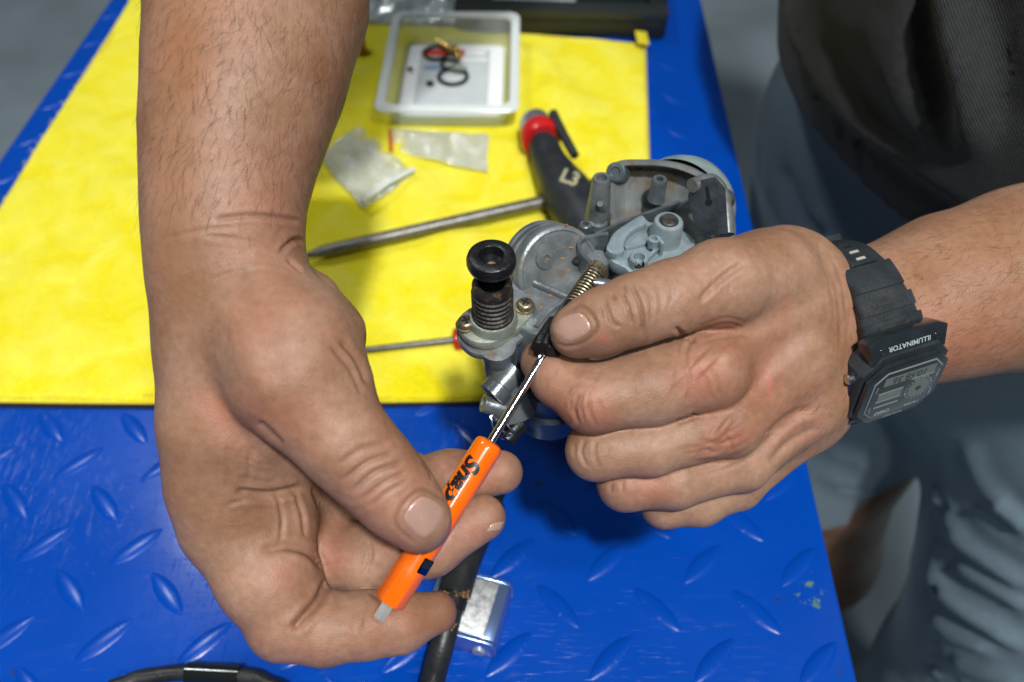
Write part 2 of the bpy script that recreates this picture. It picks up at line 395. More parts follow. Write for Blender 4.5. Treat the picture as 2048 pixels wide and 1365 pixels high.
for (a, b) in (((0, 0), (1, 0)), ((1, 0), (1, 1)), ((1, 1), (0, 1)), ((0, 1), (0, 0))):
    pts = [tw(a[0] + (b[0] - a[0]) * i / 160, a[1] + (b[1] - a[1]) * i / 160) for i in range(161)]
    inw = (sum(TWL, Vector()) / 4 - (pts[0] + pts[-1]) / 2); inw -= (pts[-1] - pts[0]).normalized() * inw.dot((pts[-1] - pts[0]).normalized()); inw.normalize()
    ring = []; fs = []
    for i, p in enumerate(pts):
        for (dx, dz) in ((-.0003, .0003), (-.0008, .0012), (.0002, .0022), (.003, .0030), (.0056, .0030), (.0064, .0015)):
            q = p + inw * dx; q.z = dz; ring.append(q)
    for i in range(160):
        for k in range(5): c = i * 6 + k; fs.append((c, c + 6, c + 7, c + 1))
    hm.add(ring, fs)
hm.build('hem', M_hem, towel, sharp=0)
st = MB()
for i in range(330):       # overlock stitches along the near edge; their navy also paints the shade there
    u = (i + .5) / 330; p = tw(u, 0); q = tw(min(1, u + .0016), 0)
    st.tube([p + Vector((0, -.0002, .0017 - p.z)), Vector((q.x, q.y - .0016, .0012)), Vector((q.x, q.y - .0026, .0004))], .0006, 5)
kind(st.build('hem_stitching', mat('thread_edge_shade', (.006, .010, .03), .8), towel), 'stuff')
M_pile = mat('yellow_pile', (.82, .72, .02), .95, var=.15, vscale=70, sheen=.3, spec=.1)
pf = MB(); random.seed(11); vv_ = []; ff_ = []
for i in range(26000):       # microfibre loops standing out of the pile, densest towards the near edge
    u = random.random(); v = random.random() ** 1.9 * .9 + .004; p = tw(u, v); r_ = random.uniform(.0003, .0006); h_ = random.uniform(.0006, .0015)
    a_ = random.uniform(0, 6.28); t_ = Vector((random.gauss(0, .5), random.gauss(0, .5), 1)).normalized() * h_; b_ = len(vv_)
    vv_ += [p + Vector((r_ * math.cos(a_ + k * 2.09), r_ * math.sin(a_ + k * 2.09), -.0003)) for k in range(3)] + [p + t_]
    ff_ += [(b_, b_ + 1, b_ + 3), (b_ + 1, b_ + 2, b_ + 3), (b_ + 2, b_, b_ + 3)]
V_ = np.array([tuple(q) for q in vv_]); kind(npmesh('pile_fuzz', V_, np.array(ff_), M_pile, towel), 'stuff')
tg = MB(); c = TWL[2]
tg.box(frame(c + Vector((-.004, -.004, .0055)), (.25, -.2, .9), (1, .1, 0)), .010, .014, .0022, .0006); tg.build('corner_loop', M_hem, towel)
# ================================================================== the person
def skin_mat():
    m = mat('skin', (.42, .24, .15), .46)
    nt = m.node_tree; N = nt.nodes; L = nt.links; b = N['Principled BSDF']; tc = N['Texture Coordinate']
    b.inputs['Subsurface Weight'].default_value = .16; b.inputs['Subsurface Radius'].default_value = (1, .35, .18); b.inputs['Subsurface Scale'].default_value = .004
    b.inputs['Specular IOR Level'].default_value = .42
    at = N.new('ShaderNodeAttribute'); at.attribute_name = 'tint'
    n1 = N.new('ShaderNodeTexNoise'); n1.inputs['Scale'].default_value = 48; n1.inputs['Detail'].default_value = 5; L.new(tc.outputs['Object'], n1.inputs[0])
    r = N.new('ShaderNodeMapRange'); r.inputs[1].default_value = .32; r.inputs[2].default_value = .68; L.new(n1.outputs[0], r.inputs[0])
    c = N.new('ShaderNodeMix'); c.data_type = 'RGBA'; c.inputs[6].default_value = (.235, .120, .066, 1); c.inputs[7].default_value = (.345, .208, .140, 1); L.new(r.outputs[0], c.inputs[0])
    n4 = N.new('ShaderNodeTexNoise'); n4.inputs['Scale'].default_value = 420; n4.inputs['Detail'].default_value = 3; L.new(tc.outputs['Object'], n4.inputs[0])
    r4 = N.new('ShaderNodeMapRange'); r4.inputs[1].default_value = .3; r4.inputs[2].default_value = .7; r4.inputs[3].default_value = .88; r4.inputs[4].default_value = 1.1; L.new(n4.outputs[0], r4.inputs[0])
    sc = N.new('ShaderNodeVectorMath'); sc.operation = 'SCALE'; nb = N.new('ShaderNodeTexNoise'); nb.inputs['Scale'].default_value = 26; nb.inputs['Detail'].default_value = 6; nb.inputs['Roughness'].default_value = .6; L.new(tc.outputs['Object'], nb.inputs[0])
    rb = N.new('ShaderNodeMapRange'); rb.inputs[1].default_value = .48; rb.inputs[2].default_value = .72; rb.inputs[4].default_value = .55; L.new(nb.outputs[0], rb.inputs[0])
    cb_ = N.new('ShaderNodeMix'); cb_.data_type = 'RGBA'; cb_.inputs[7].default_value = (.36, .145, .095, 1); L.new(rb.outputs[0], cb_.inputs[0]); L.new(c.outputs[2], cb_.inputs[6]); L.new(cb_.outputs[2], sc.inputs[0]); L.new(r4.outputs[0], sc.inputs['Scale'])
    # redness (R), tan (G), dirt and painted shade in the fine skin lines (B) painted where the photograph has them
    sx = N.new('ShaderNodeSeparateColor'); L.new(at.outputs['Color'], sx.inputs[0])
    c1 = N.new('ShaderNodeMix'); c1.data_type = 'RGBA'; c1.inputs[7].default_value = (.44, .125, .085, 1); L.new(sx.outputs[0], c1.inputs[0]); L.new(sc.outputs[0], c1.inputs[6])
    c2 = N.new('ShaderNodeMix'); c2.data_type = 'RGBA'; c2.inputs[7].default_value = (.25, .105, .04, 1); L.new(sx.outputs[1], c2.inputs[0]); L.new(c1.outputs[2], c2.inputs[6])
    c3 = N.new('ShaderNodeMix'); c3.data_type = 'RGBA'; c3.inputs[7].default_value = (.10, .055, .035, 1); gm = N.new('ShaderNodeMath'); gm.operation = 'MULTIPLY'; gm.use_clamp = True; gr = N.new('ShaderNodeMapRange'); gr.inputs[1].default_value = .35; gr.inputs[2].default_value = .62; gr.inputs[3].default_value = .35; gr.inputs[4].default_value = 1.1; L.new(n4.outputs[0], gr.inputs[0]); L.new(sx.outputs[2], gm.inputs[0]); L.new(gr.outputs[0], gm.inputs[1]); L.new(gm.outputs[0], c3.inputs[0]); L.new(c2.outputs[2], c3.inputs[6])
    L.new(c3.outputs[2], b.inputs['Base Color'])
    v = N.new('ShaderNodeTexVoronoi'); v.inputs['Scale'].default_value = 1050; v.feature = 'DISTANCE_TO_EDGE'; L.new(tc.outputs['Object'], v.inputs[0])
    rv = N.new('ShaderNodeMapRange'); rv.inputs[1].default_value = 0; rv.inputs[2].default_value = .22; L.new(v.outputs[0], rv.inputs[0])
    n3 = N.new('ShaderNodeTexNoise'); n3.inputs['Scale'].default_value = 260; n3.inputs['Detail'].default_value = 5; L.new(tc.outputs['Object'], n3.inputs[0])
    ad = N.new('ShaderNodeMath'); ad.operation = 'MULTIPLY_ADD'; ad.inputs[1].default_value = .16; L.new(rv.outputs[0], ad.inputs[0]); L.new(n3.outputs[0], ad.inputs[2])
    bp = N.new('ShaderNodeBump'); bp.inputs['Strength'].default_value = .42; bp.inputs['Distance'].default_value = .0006; L.new(ad.outputs[0], bp.inputs['Height']); L.new(bp.outputs[0], b.inputs['Normal'])
    rr = N.new('ShaderNodeMapRange'); rr.inputs[3].default_value = .60; rr.inputs[4].default_value = .43; L.new(n3.outputs[0], rr.inputs[0]); L.new(rr.outputs[0], b.inputs['Roughness'])
    return m
M_skin = skin_mat()

def cc(px, py, d): return ((px - 1024) * d / FPX, (682.5 - py) * d / FPX, d)
def chain(F, vol, pts, k=.006):
    if len(pts) == 1: pts = pts * 2
    for (a, b) in zip(pts[:-1], pts[1:]): F.cone(vol, cc(*a[:3]), cc(*b[:3]), a[3] * a[2] / FPX, b[3] * b[2] / FPX, k)
def hand(lo, hi, h, palm, fingers, kp=.012, root=.005, between=.0012):
    F = Field(lo, hi, h); vp = F.new()
    for c in palm: chain(F, vp, c, kp)
    tot = vp
    fv = None
    for (c, kf) in fingers:
        v = F.new(); chain(F, v, c, kf)
        fv = v if fv is None else smin(fv, v, between)
    tot = smin(vp, fv, root)
    V, Q = surface_nets(tot, F.lo, h); return relax(V, Q, 4), Q

# the arm from the top of the picture: hand holding the orange screwdriver
H1p = [
  [(522, -420, .292, 240), (518, 0, .264, 204), (493, 150, .257, 184), (466, 280, .252, 162), (450, 400, .250, 142), (449, 490, .249, 134)],
  [(515, -420, .31, 215), (512, 0, .285, 184), (476, 280, .27, 146), (455, 480, .266, 122)],
  [(449, 490, .249, 134), (454, 580, .252, 131), (458, 700, .256, 128), (457, 850, .259, 123), (446, 970, .262, 98), (452, 1045, .264, 86)],
  [(466, 520, .262, 122), (495, 700, .270, 130), (520, 850, .276, 125), (560, 980, .286, 90), (640, 1065, .290, 70)],
  [(515, 590, .246, 104), (576, 690, .240, 124), (604, 760, .238, 120), (634, 800, .238, 106)],
  [(638, 590, .268, 40), (672, 665, .266, 46), (680, 740, .264, 44)],
  [(500, 880, .262, 80), (545, 950, .268, 62)],
  [(475, 1040, .262, 74), (575, 1050, .268, 58)],
]
H1f = [
  ([(600, 770, .237, 105), (680, 872, .236, 88), (720, 915, .238, 80), (760, 955, .2395, 76), (800, 1000, .2405, 71), (840, 1042, .242, 64)], .006),          # thumb
  ([(462, 1055, .264, 90), (535, 1150, .264, 98), (580, 1230, .264, 88)], .004),
  ([(575, 1238, .264, 86), (650, 1258, .264, 70), (735, 1250, .265, 65), (800, 1246, .267, 58), (872, 1225, .271, 42)], .003),                         # index
  ([(560, 1090, .288, 66), (640, 1115, .285, 66), (735, 1118, .282, 68), (860, 1088, .279, 62), (966, 1036, .278, 46)], .004),                        # middle
  ([(600, 1030, .300, 70), (780, 985, .300, 62), (900, 957, .293, 54), (1002, 945, .289, 44)], .004),                                             # ring
  ([(600, 1010, .316, 60), (740, 960, .318, 52), (830, 950, .314, 44)], .004),                                                              # little
]
V1, Q1 = hand((-.125, -.115, .195), (.012, .145, .36), .00066, H1p, H1f, .009, .0045, .0012)

# the arm from the right: hand holding the carburettor, watch on the wrist
H2p = [
  [(1700, 622, .312, 82), (1596, 546, .298, 74), (1545, 543, .290, 74)],
  [(1690, 620, .308, 86), (1560, 620, .292, 94), (1405, 725, .275, 72)],
  [(1690, 665, .308, 92), (1570, 720, .293, 92), (1455, 845, .279, 62)],
  [(1690, 720, .310, 92), (1600, 800, .300, 78), (1490, 925, .288, 50)],
  [(1690, 755, .314, 70), (1620, 835, .310, 58), (1480, 975, .300, 40)],
  [(1560, 520, .296, 62), (1500, 560, .286, 78), (1450, 640, .284, 72)],
  [(1690, 645, .322, 112), (1500, 760, .312, 110), (1330, 850, .308, 90)],
  [(1400, 720, .300, 90), (1270, 740, .291, 66), (1185, 728, .284, 46)],
  [(1690, 655, .313, 128), (1740, 645, .3175, 130), (1800, 627, .321, 143), (1900, 593, .324, 160), (2048, 558, .326, 178), (2350, 480, .336, 202)],
]
H2f = [
  ([(1545, 548, .284, 84), (1440, 568, .267, 84), (1340, 596, .260, 70), (1270, 620, .2575, 67), (1200, 645, .257, 61), (1153, 664, .2585, 54)], .005),   # thumb
  ([(1415, 738, .271, 84), (1300, 772, .268, 78), (1185, 798, .266, 68), (1118, 756, .270, 56), (1086, 724, .278, 46)], .003),                  # index
  ([(1455, 846, .278, 66), (1300, 893, .274, 58), (1192, 902, .2745, 58), (1190, 890, .296, 54), (1240, 870, .306, 50)], .003),                   # middle
  ([(1480, 925, .288, 56), (1350, 962, .283, 55), (1250, 968, .284, 53), (1250, 950, .304, 50)], .003),                                       # ring
  ([(1470, 970, .298, 48), (1400, 1005, .295, 46), (1328, 1010, .295, 45), (1310, 990, .312, 42)], .003),                                      # little
]
V2, Q2 = hand((-.006, -.085, .215), (.222, .085, .375), .00062, H2p, H2f, .0075, .005, .0010)

# --- skin creases, knuckle folds, tendons: pressed into the surface along the lines they follow
def visible(V, c=5.0, tol=.005):
    px = 1024 + V[:, 0] / V[:, 2] * FPX; py = 682.5 - V[:, 1] / V[:, 2] * FPX
    gx = np.clip(((px + 400) / c).astype(int), 0, 699); gy = np.clip(((py + 500) / c).astype(int), 0, 499)
    zb = np.full((700, 500), 9.); np.minimum.at(zb, (gx, gy), V[:, 2])
    z2 = zb.copy()
    for dx in (-1, 0, 1):
        for dy in (-1, 0, 1): z2 = np.minimum(z2, np.roll(np.roll(zb, dx, 0), dy, 1))
    return px, py, V[:, 2] < z2[gx, gy] + tol
def seg_dist(px, py, pts):
    d = np.full(len(px), 1e9); tt = np.zeros(len(px)); n = len(pts) - 1
    for i in range(n):
        (ax, ay), (bx, by) = pts[i], pts[i + 1]; ux, uy = bx - ax, by - ay; l2 = ux * ux + uy * uy + 1e-9
        t = np.clip(((px - ax) * ux + (py - ay) * uy) / l2, 0, 1); q = np.hypot(px - ax - t * ux, py - ay - t * uy)
        m = q < d; d[m] = q[m]; tt[m] = ((i + t) / n)[m]
    return d, tt
def press(V, Q, lines, c=5.0, tol=.005):
    px, py, vis = visible(V, c, tol); N = vnormals(V, Q); disp = np.zeros(len(V)); grime_shade = np.zeros(len(V))
    for (pts, depth, wid, g) in lines:
        wid = wid * .8 if 0 < depth < 1.05 else wid; g = g * 1.3
        pts = [(p.x, p.y) for p in smoothpoly([(*p, 0) for p in pts], 5, False)] if len(pts) > 2 else pts
        bx0, bx1 = min(p[0] for p in pts) - 60, max(p[0] for p in pts) + 60; by0, by1 = min(p[1] for p in pts) - 60, max(p[1] for p in pts) + 60
        I = np.where(vis & (px > bx0) & (px < bx1) & (py > by0) & (py < by1))[0]
        d, t = seg_dist(px[I], py[I], pts); e = np.exp(-(d / wid) ** 2) * np.clip(np.minimum(t, 1 - t) * 5 + .15, 0, 1)
        disp[I] -= 1.15 * depth * 1e-3 * e
        disp[I] += .28 * depth * 1e-3 * np.exp(-((d - 2.0 * wid) / wid) ** 2) * np.clip(np.minimum(t, 1 - t) * 5, 0, 1)   # the skin swells beside a fold
        if g: grime_shade[I] = np.maximum(grime_shade[I], 1.25 * g * np.exp(-(d / (wid * .5 + 1.2)) ** 2) * np.clip(np.minimum(t, 1 - t) * 5 + .1, 0, 1))  # dirt plus crease shade, painted along the line
    return V + N * disp[:, None], grime_shade
def spots_of(V, lst):
    px, py, vis = visible(V); o = np.zeros(len(V))
    for (x, y, rx, ry, a, s) in lst:
        c, n = math.cos(R_(a)), math.sin(R_(a)); u = ((px - x) * c + (py - y) * n) / rx; v = (-(px - x) * n + (py - y) * c) / ry
        o = np.maximum(o, np.where(vis, s * np.exp(-(u * u + v * v)), 0))
    return o
def jit(base, n, dx, dy, jx=4):      # n roughly parallel fine lines
    return [[(x + dx * k + random.uniform(-jx, jx), y + dy * k + random.uniform(-jx, jx)) for (x, y) in base] for k in range(n)]
L1 = [
  ([(515, 845), (540, 868), (562, 892)], .9, 9, 0),
  ([(470, 985), (540, 990), (605, 976)], 1.6, 8, 0),
  ([(455, 1010), (500, 1000), (560, 1003)], .5, 6, 0),
  ([(520, 1105), (570, 1093), (620, 1105), (650, 1140)], 1.2, 9, 0),
  ([(655, 1160), (640, 1200), (600, 1245), (590, 1262)], 1.8, 9, 0),
  ([(690, 960), (735, 925), (790, 905)], .75, 6, .25), ([(705, 985), (750, 945), (808, 925)], .85, 6, .3), ([(722, 1002), (765, 968), (812, 945)], .6, 5, .2),
  ([(680, 930), (720, 900), (775, 885)], .45, 7, .12), ([(740, 1015), (775, 985), (815, 962)], .35, 5, .1),
  ([(455, 890), (460, 940), (455, 985)], .4, 9, 0), ([(500, 900), (500, 960)], .3, 8, 0),
  ([(560, 505), (590, 480), (606, 485)], 1.0, 6, .1), ([(575, 520), (595, 535), (606, 545)], .7, 5, .1), ([(430, 440), (500, 432), (570, 438), (600, 445)], .9, 6, .12), ([(400, 470), (480, 480), (560, 497)], .35, 6, 0),
  ([(330, 478), (400, 462), (470, 455)], .25, 6, 0), ([(420, 560), (480, 545), (540, 540)], .25, 7, 0),
  ([(680, 680), (715, 720), (735, 770)], .8, 8, 0), ([(660, 690), (700, 735), (725, 790)], .5, 7, 0),
  ([(555, 990), (565, 1040), (560, 1085)], .5, 6, 0), ([(590, 985), (605, 1030), (610, 1075)], .6, 6, 0), ([(625, 975), (640, 1015)], .5, 6, 0),
  ([(740, 1185), (760, 1200), (770, 1240)], .4, 6, 0), ([(715, 1195), (722, 1235), (715, 1270)], .3, 6, 0),
  ([(735, 1080), (742, 1110), (730, 1150)], .5, 5, 0), ([(905, 1065), (915, 1095)], .25, 5, 0),
  ([(848, 925), (862, 945), (862, 960)], .4, 5, 0),
  ([(480, 520), (560, 560), (620, 640)], -.6, 30, 0), ([(450, 600), (500, 720), (540, 800)], -.5, 26, 0),
]
L1 += [(l, .18, 4, .05) for l in jit([(470, 915), (520, 925), (570, 935)], 6, 2, 12)]
L1 += [([(838, 1092), (800, 1062), (792, 1036), (815, 1000), (842, 980), (872, 990), (900, 1012)], .40, 5, .3)]
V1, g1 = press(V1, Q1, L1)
L2 = [
  ([(1492, 523), (1452, 550), (1418, 582), (1400, 605)], .9, 8, .03),
  ([(1350, 655), (1368, 672), (1392, 682)], .8, 6, .1),
  ([(1260, 568), (1278, 605), (1285, 640), (1282, 668)], .9, 5, .5), ([(1240, 582), (1256, 615), (1263, 650)], .7, 4, .45), ([(1222, 588), (1232, 602)], .6, 4, .4), ([(1208, 596), (1222, 640), (1240, 655)], .55, 5, .35), ([(1285, 570), (1302, 600), (1300, 650)], .4, 5, .25), ([(1200, 610), (1205, 640)], .35, 5, .2), ([(1245, 570), (1252, 590)], .4, 4, .3), ([(1330, 545), (1345, 580), (1340, 610)], .25, 6, .1), ([(1310, 560), (1322, 600), (1318, 635)], .22, 5, .12),
  ([(1350, 846), (1378, 838), (1392, 828)], .6, 6, .1),
  ([(1160, 790), (1148, 815), (1158, 850)], .5, 5, .2), ([(1180, 780), (1178, 815), (1190, 852)], .45, 5, .15), ([(1132, 790), (1142, 775), (1160, 770)], .3, 5, .15), ([(1200, 800), (1208, 830), (1205, 858)], .35, 5, .1), ([(1142, 800), (1140, 825)], .35, 4, .15), ([(1165, 815), (1166, 845)], .35, 4, .15),
  ([(1170, 880), (1162, 905), (1175, 935)], .4, 5, .12), ([(1190, 880), (1190, 910), (1200, 940)], .35, 5, .12), ([(1150, 890), (1148, 915)], .3, 5, .1), ([(1220, 890), (1225, 925)], .2, 5, .08),
  ([(1225, 960), (1220, 985)], .3, 5, .1), ([(1245, 955), (1245, 990)], .3, 5, .1), ([(1270, 960), (1272, 995)], .2, 5, .05),
  ([(1385, 680), (1372, 700), (1370, 740)], .5, 6, .1), ([(1400, 745), (1415, 765), (1422, 800)], .35, 5, .15), ([(1420, 735), (1436, 765), (1440, 795)], .3, 5, .12), ([(1376, 740), (1380, 775), (1372, 805)], .3, 5, .1), ([(1355, 690), (1360, 720), (1350, 760)], .22, 6, .06),
  ([(1410, 900), (1430, 905), (1440, 892)], .4, 6, .1), ([(1400, 880), (1432, 888), (1470, 878)], .3, 6, .1), ([(1390, 925), (1440, 920), (1480, 905)], .3, 6, .08), ([(1450, 870), (1462, 890), (1462, 900)], .3, 5, .1),
  ([(1640, 830), (1590, 850), (1550, 885), (1530, 910)], -.9, 10, 0), ([(1640, 855), (1580, 885), (1540, 925)], .5, 8, 0), ([(1620, 815), (1570, 840), (1530, 880)], .5, 9, 0),
  ([(1640, 680), (1560, 740), (1470, 830)], -.5, 18, 0), ([(1640, 620), (1540, 660), (1440, 725)], -.5, 20, 0),
  ([(1650, 520), (1672, 580), (1680, 640), (1680, 700)], .3, 5, .1), ([(1640, 510), (1662, 580), (1670, 650)], .2, 5, .06), ([(1665, 520), (1685, 570), (1692, 640)], .2, 4, .05),
  ([(1400, 715), (1420, 735)], -1.0, 34, 0), ([(1440, 852), (1452, 862)], -.8, 28, 0), ([(1165, 800), (1180, 806)], -.7, 26, 0),
]
L2 += [(l, .14, 4, .1) for l in jit([(1400, 500), (1425, 540), (1420, 590)], 5, 9, 2)]
L2 += [(l, .16, 4, .1) for l in jit([(1395, 655), (1450, 640), (1490, 650)], 4, 4, 10)]
L2 += [(l, .13, 4, .08) for l in jit([(1360, 900), (1420, 885), (1490, 850)], 5, 8, 13)]
L2 += [([(1120, 632), (1158, 612), (1186, 634), (1192, 660), (1168, 684), (1135, 694), (1112, 686)], .40, 5, .35), ([(1110, 680), (1094, 662), (1086, 648)], .1, 4, .5)]
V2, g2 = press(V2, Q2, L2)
g1 = np.maximum(g1, spots_of(V1, [(1005, 1050, 34, 26, -30, .4), (1035, 945, 26, 36, 0, .3), (900, 1225, 40, 34, 0, .3), (872, 1085, 40, 22, -30, .35), (760, 950, 60, 40, -40, .12)]))
g2 = np.maximum(g2, spots_of(V2, [(1058, 732, 26, 40, 0, .45), (1140, 705, 60, 18, 0, .35), (1100, 668, 20, 30, 0, .3), (1170, 850, 60, 24, 10, .15), (1140, 900, 24, 40, 0, .2), (1245, 615, 60, 50, 0, .12)]))
R1 = spots_of(V1, [(440, 815, 55, 45, 20, .35), (480, 828, 25, 22, 0, .2), (650, 1110, 60, 40, 0, .22), (780, 1090, 50, 30, 30, .25), (680, 1110, 50, 40, 0, .2), (560, 1150, 70, 60, 0, .15), (950, 1060, 60, 40, 0, .15), (960, 940, 60, 35, 0, .15), (800, 1240, 80, 40, 0, .2), (650, 840, 60, 50, 0, .12), (560, 620, 60, 40, 0, .1)])
T1 = spots_of(V1, [(370, 100, 60, 160, 0, .75), (350, 330, 55, 180, 0, .5), (350, 560, 60, 110, 0, .35), (650, 150, 70, 200, 10, .2), (350, 900, 45, 150, 0, .25)])
R2 = spots_of(V2, [(1405, 755, 60, 55, 0, .42), (1205, 675, 14, 11, 0, .5), (1537, 765, 7, 14, -10, .75), (1541, 785, 6, 9, 0, .7), (1535, 755, 20, 30, 0, .2), (1568, 605, 8, 22, 0, .35), (1560, 640, 25, 45, 0, .15), (1310, 972, 40, 26, -10, .35), (1450, 885, 60, 28, -15, .32), (1180, 820, 50, 40, 0, .25), (1450, 700, 120, 70, 0, .16), (1440, 655, 60, 25, 0, .25), (1900, 690, 140, 90, 0, .22), (1600, 860, 60, 60, 0, .12)])
T2 = spots_of(V2, [(1950, 520, 160, 140, 0, .45), (2000, 680, 130, 110, 0, .3), (1690, 800, 30, 60, 0, .35), (1700, 700, 14, 60, 0, -.3)])
T2 = np.clip(T2, 0, 1)

# --- coarse body: trunk, upper arms, legs, built in world space
def wfield(lo, hi, h, chains, k):
    F = Field(lo, hi, h); v = F.new()
    v += 1
    for c in chains:
        for a, b in zip(c[:-1], c[1:]): F.cone(v, a[:3], b[:3], a[3], b[3], k, pad=k + h * 3)
    return F, v
Wf = lambda q: tuple(P(*q))
el1 = P(512, -400, .302); el2 = P(2330, 485, .337)
body_ch = [
  [(*el1, .044), (-.045, .42, .335, .046), (.10, .50, .42, .050), (.31, .61, .52, .062)],
  [(*el2, .042), (.31, .235, .165, .046), (.36, .23, .33, .052), (.42, .28, .50, .062)],
  [(.40, .42, -.02, .15), (.40, .42, .20, .15), (.41, .42, .46, .14)], [(.40, .51, -.02, .15), (.40, .51, .20, .15), (.40, .51, .46, .14)],
  [(.31, .61, .52, .07), (.42, .28, .50, .07)], [(.38, .44, .50, .08), (.36, .44, .60, .06)],
  [(.37, .50, -.06, .11), (.305, .455, -.32, .084), (.368, .45, -.56, .068), (.37, .46, -.78, .045)],
  [(.43, .33, -.06, .11), (.44, .245, -.34, .080), (.465, .24, -.50, .058), (.48, .26, -.78, .042)],
  [(.37, .46, -.80, .04), (.26, .45, -.81, .032)], [(.48, .26, -.80, .04), (.37, .26, -.81, .032)],
]
Fb, vb = wfield((-.12, .05, -.86), (.65, .68, .68), .009, body_ch, .03)
V3, Q3 = surface_nets(vb, Fb.lo, Fb.h); V3 = relax(V3, Q3, 2)
def cam2world(V): return np.array(CAM)[None] + V[:, :1] * np.array(CR) + V[:, 1:2] * np.array(CU) + V[:, 2:3] * np.array(CF)
W1, W2 = cam2world(V1), cam2world(V2)
BV = np.concatenate([W1, W2, V3]); BQ = np.concatenate([Q1[:, ::-1], Q2[:, ::-1] + len(V1), Q3 + len(V1) + len(V2)])
PO = Vector((.42, .36, -.84))
person = npmesh('person', BV, BQ, M_skin, origin=PO)
tag(person, 'man in dark shirt and grey shorts holding screwdriver and carburettor over the bench', 'person')
tint = np.zeros((len(BV), 4), np.float32); n1, n2 = len(V1), len(V2)
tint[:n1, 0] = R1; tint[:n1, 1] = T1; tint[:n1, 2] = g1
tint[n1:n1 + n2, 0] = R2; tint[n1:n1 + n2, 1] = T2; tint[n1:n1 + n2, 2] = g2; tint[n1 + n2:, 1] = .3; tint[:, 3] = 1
at = person.data.attributes.new('tint', 'FLOAT_COLOR', 'POINT'); at.data.foreach_set('color', tint.ravel())
bvh1 = BVHTree.FromPolygons([Vector(v) for v in W1], Q1.tolist()); bvh2 = BVHTree.FromPolygons([Vector(v) for v in W2], Q2.tolist())

# --- finger nails
M_nail = mat('nail', (.40, .25, .20), .20, var=.06, vscale=300, coat=.15); M_nail.node_tree.nodes['Principled BSDF'].inputs['Subsurface Weight'].default_value = .2
M_nail.node_tree.nodes['Principled BSDF'].inputs['Subsurface Scale'].default_value = .002
def nail(bvh, quad, nrm, thick=.00035, rnd=4.0, n=16, dull=None):
    # quad: picture-plane corners (root-left, root-right, tip-right, tip-left); each grid point dropped on to the finger
    V = []; F = []; pts = []
    q = [Vector((x, y)) for x, y in quad]
    for j in range(n + 1):
        for i in range(n + 1):
            u = -1 + 2 * i / n; v = -1 + 2 * j / n
            # squircle mapping for rounded corners
            k = (abs(u) ** rnd + abs(v) ** rnd) ** (1 / rnd); m = max(abs(u), abs(v)); s = (m / k) if k > 1e-6 else 1
            uu, vv = (u * s + 1) / 2, (v * s + 1) / 2
            p = (q[0] * (1 - uu) + q[1] * uu) * (1 - vv) + (q[3] * (1 - uu) + q[2] * uu) * vv
            d = P(p.x, p.y, 1) - CAM; h = bvh.ray_cast(CAM, d.normalized())
            pts.append((h[0] if h[0] else P(p.x, p.y, .26), max(abs(u), abs(v)), v))
    nr = Vector(nrm).normalized(); w = n + 1
    P0 = [p[0].copy() for p in pts]
    for it in range(4):
        Q0 = [p.copy() for p in P0]
        for j in range(n + 1):
            for i in range(n + 1):
                nb = [Q0[jj * w + ii] for ii, jj in ((i - 1, j), (i + 1, j), (i, j - 1), (i, j + 1)) if 0 <= ii <= n and 0 <= jj <= n]
                if 0 < i < n and 0 < j < n: P0[j * w + i] = sum(nb, Vector()) / len(nb)
    for (p, e, v), p0 in zip(pts, P0): V.append(p0 + nr * (thick * (1 if e < .97 else -.6) + (.00025 * (1 - e * e))))
    for j in range(n):
        for i in range(n): a = j * w + i; F.append((a, a + 1, a + w + 1, a + w))
    return MB().add(V, F).build('fingernail', M_nail, person, sharp=0)
nail(bvh1, [(797, 1038), (842, 984), (900, 1020), (850, 1088)], camv(.1, .05, 1), rnd=3.0)
nail(bvh2, [(1162, 618), (1190, 660), (1134, 690), (1090, 650)], camv(-.1, .3, 1), rnd=3.0)
nail(bvh1, [(968, 1065), (985, 1046), (1012, 1040), (1002, 1062)], camv(.4, -.6, .6), n=8)
# hairs
M_hair = mat('arm_hair', (.075, .042, .022), .5)
def hairs(bvh, pick, n, dirn, ln, r=.00004):
    mb = MB(); k = 0; tries = 0
    while k < n and tries < n * 12:
        tries += 1; x, y, wgt = pick()
        if random.random() > wgt: continue
        d = (P(x, y, 1) - CAM).normalized(); h = bvh.ray_cast(CAM, d)
        if not h[0]: continue
        p, nn = h[0], h[1]
        if nn.dot(d) > 0: nn = -nn
        t = dirn(x, y) + Vector((random.gauss(0, .35), random.gauss(0, .35), random.gauss(0, .35))); t = (t - nn * t.dot(nn)).normalized()
        L = ln * random.uniform(.5, 1.3); b = Vector((random.gauss(0, .3), random.gauss(0, .3), random.gauss(0, .3)))
        pts = [p - nn * .0002 + t * L * s + nn * L * (.30 * s - .12 * s * s) + b * L * s * s * .5 for s in (0, .33, .66, 1)]
        mb.tube(pts, [r, r, r * .8, r * .3], 3, cap=False); k += 1
    return mb

h1 = hairs(bvh1, lambda: (lambda y: (random.uniform(275, 740), y, (1 - max(0, y - 330) / 160) if y < 490 else .0))(random.uniform(-20, 490)), 620, lambda x, y: camv(-.25 + (x - 500) / 900, -1, .1), .0060, .000034)
h2 = hairs(bvh2, lambda: (random.uniform(1770, 2060), random.uniform(365, 770), .9), 620, lambda x, y: camv(-1, -.55, .1), .0056, .000028)
h3 = hairs(bvh2, lambda: (random.uniform(1600, 1700), random.uniform(780, 900), .5), 60, lambda x, y: camv(-1, -.4, .1), .004)
hh = MB(); 
for h in (h1, h2, h3): hh.add(h.v, h.f)
kind(hh.build('arm_hair', M_hair, person, smooth=False), 'stuff')
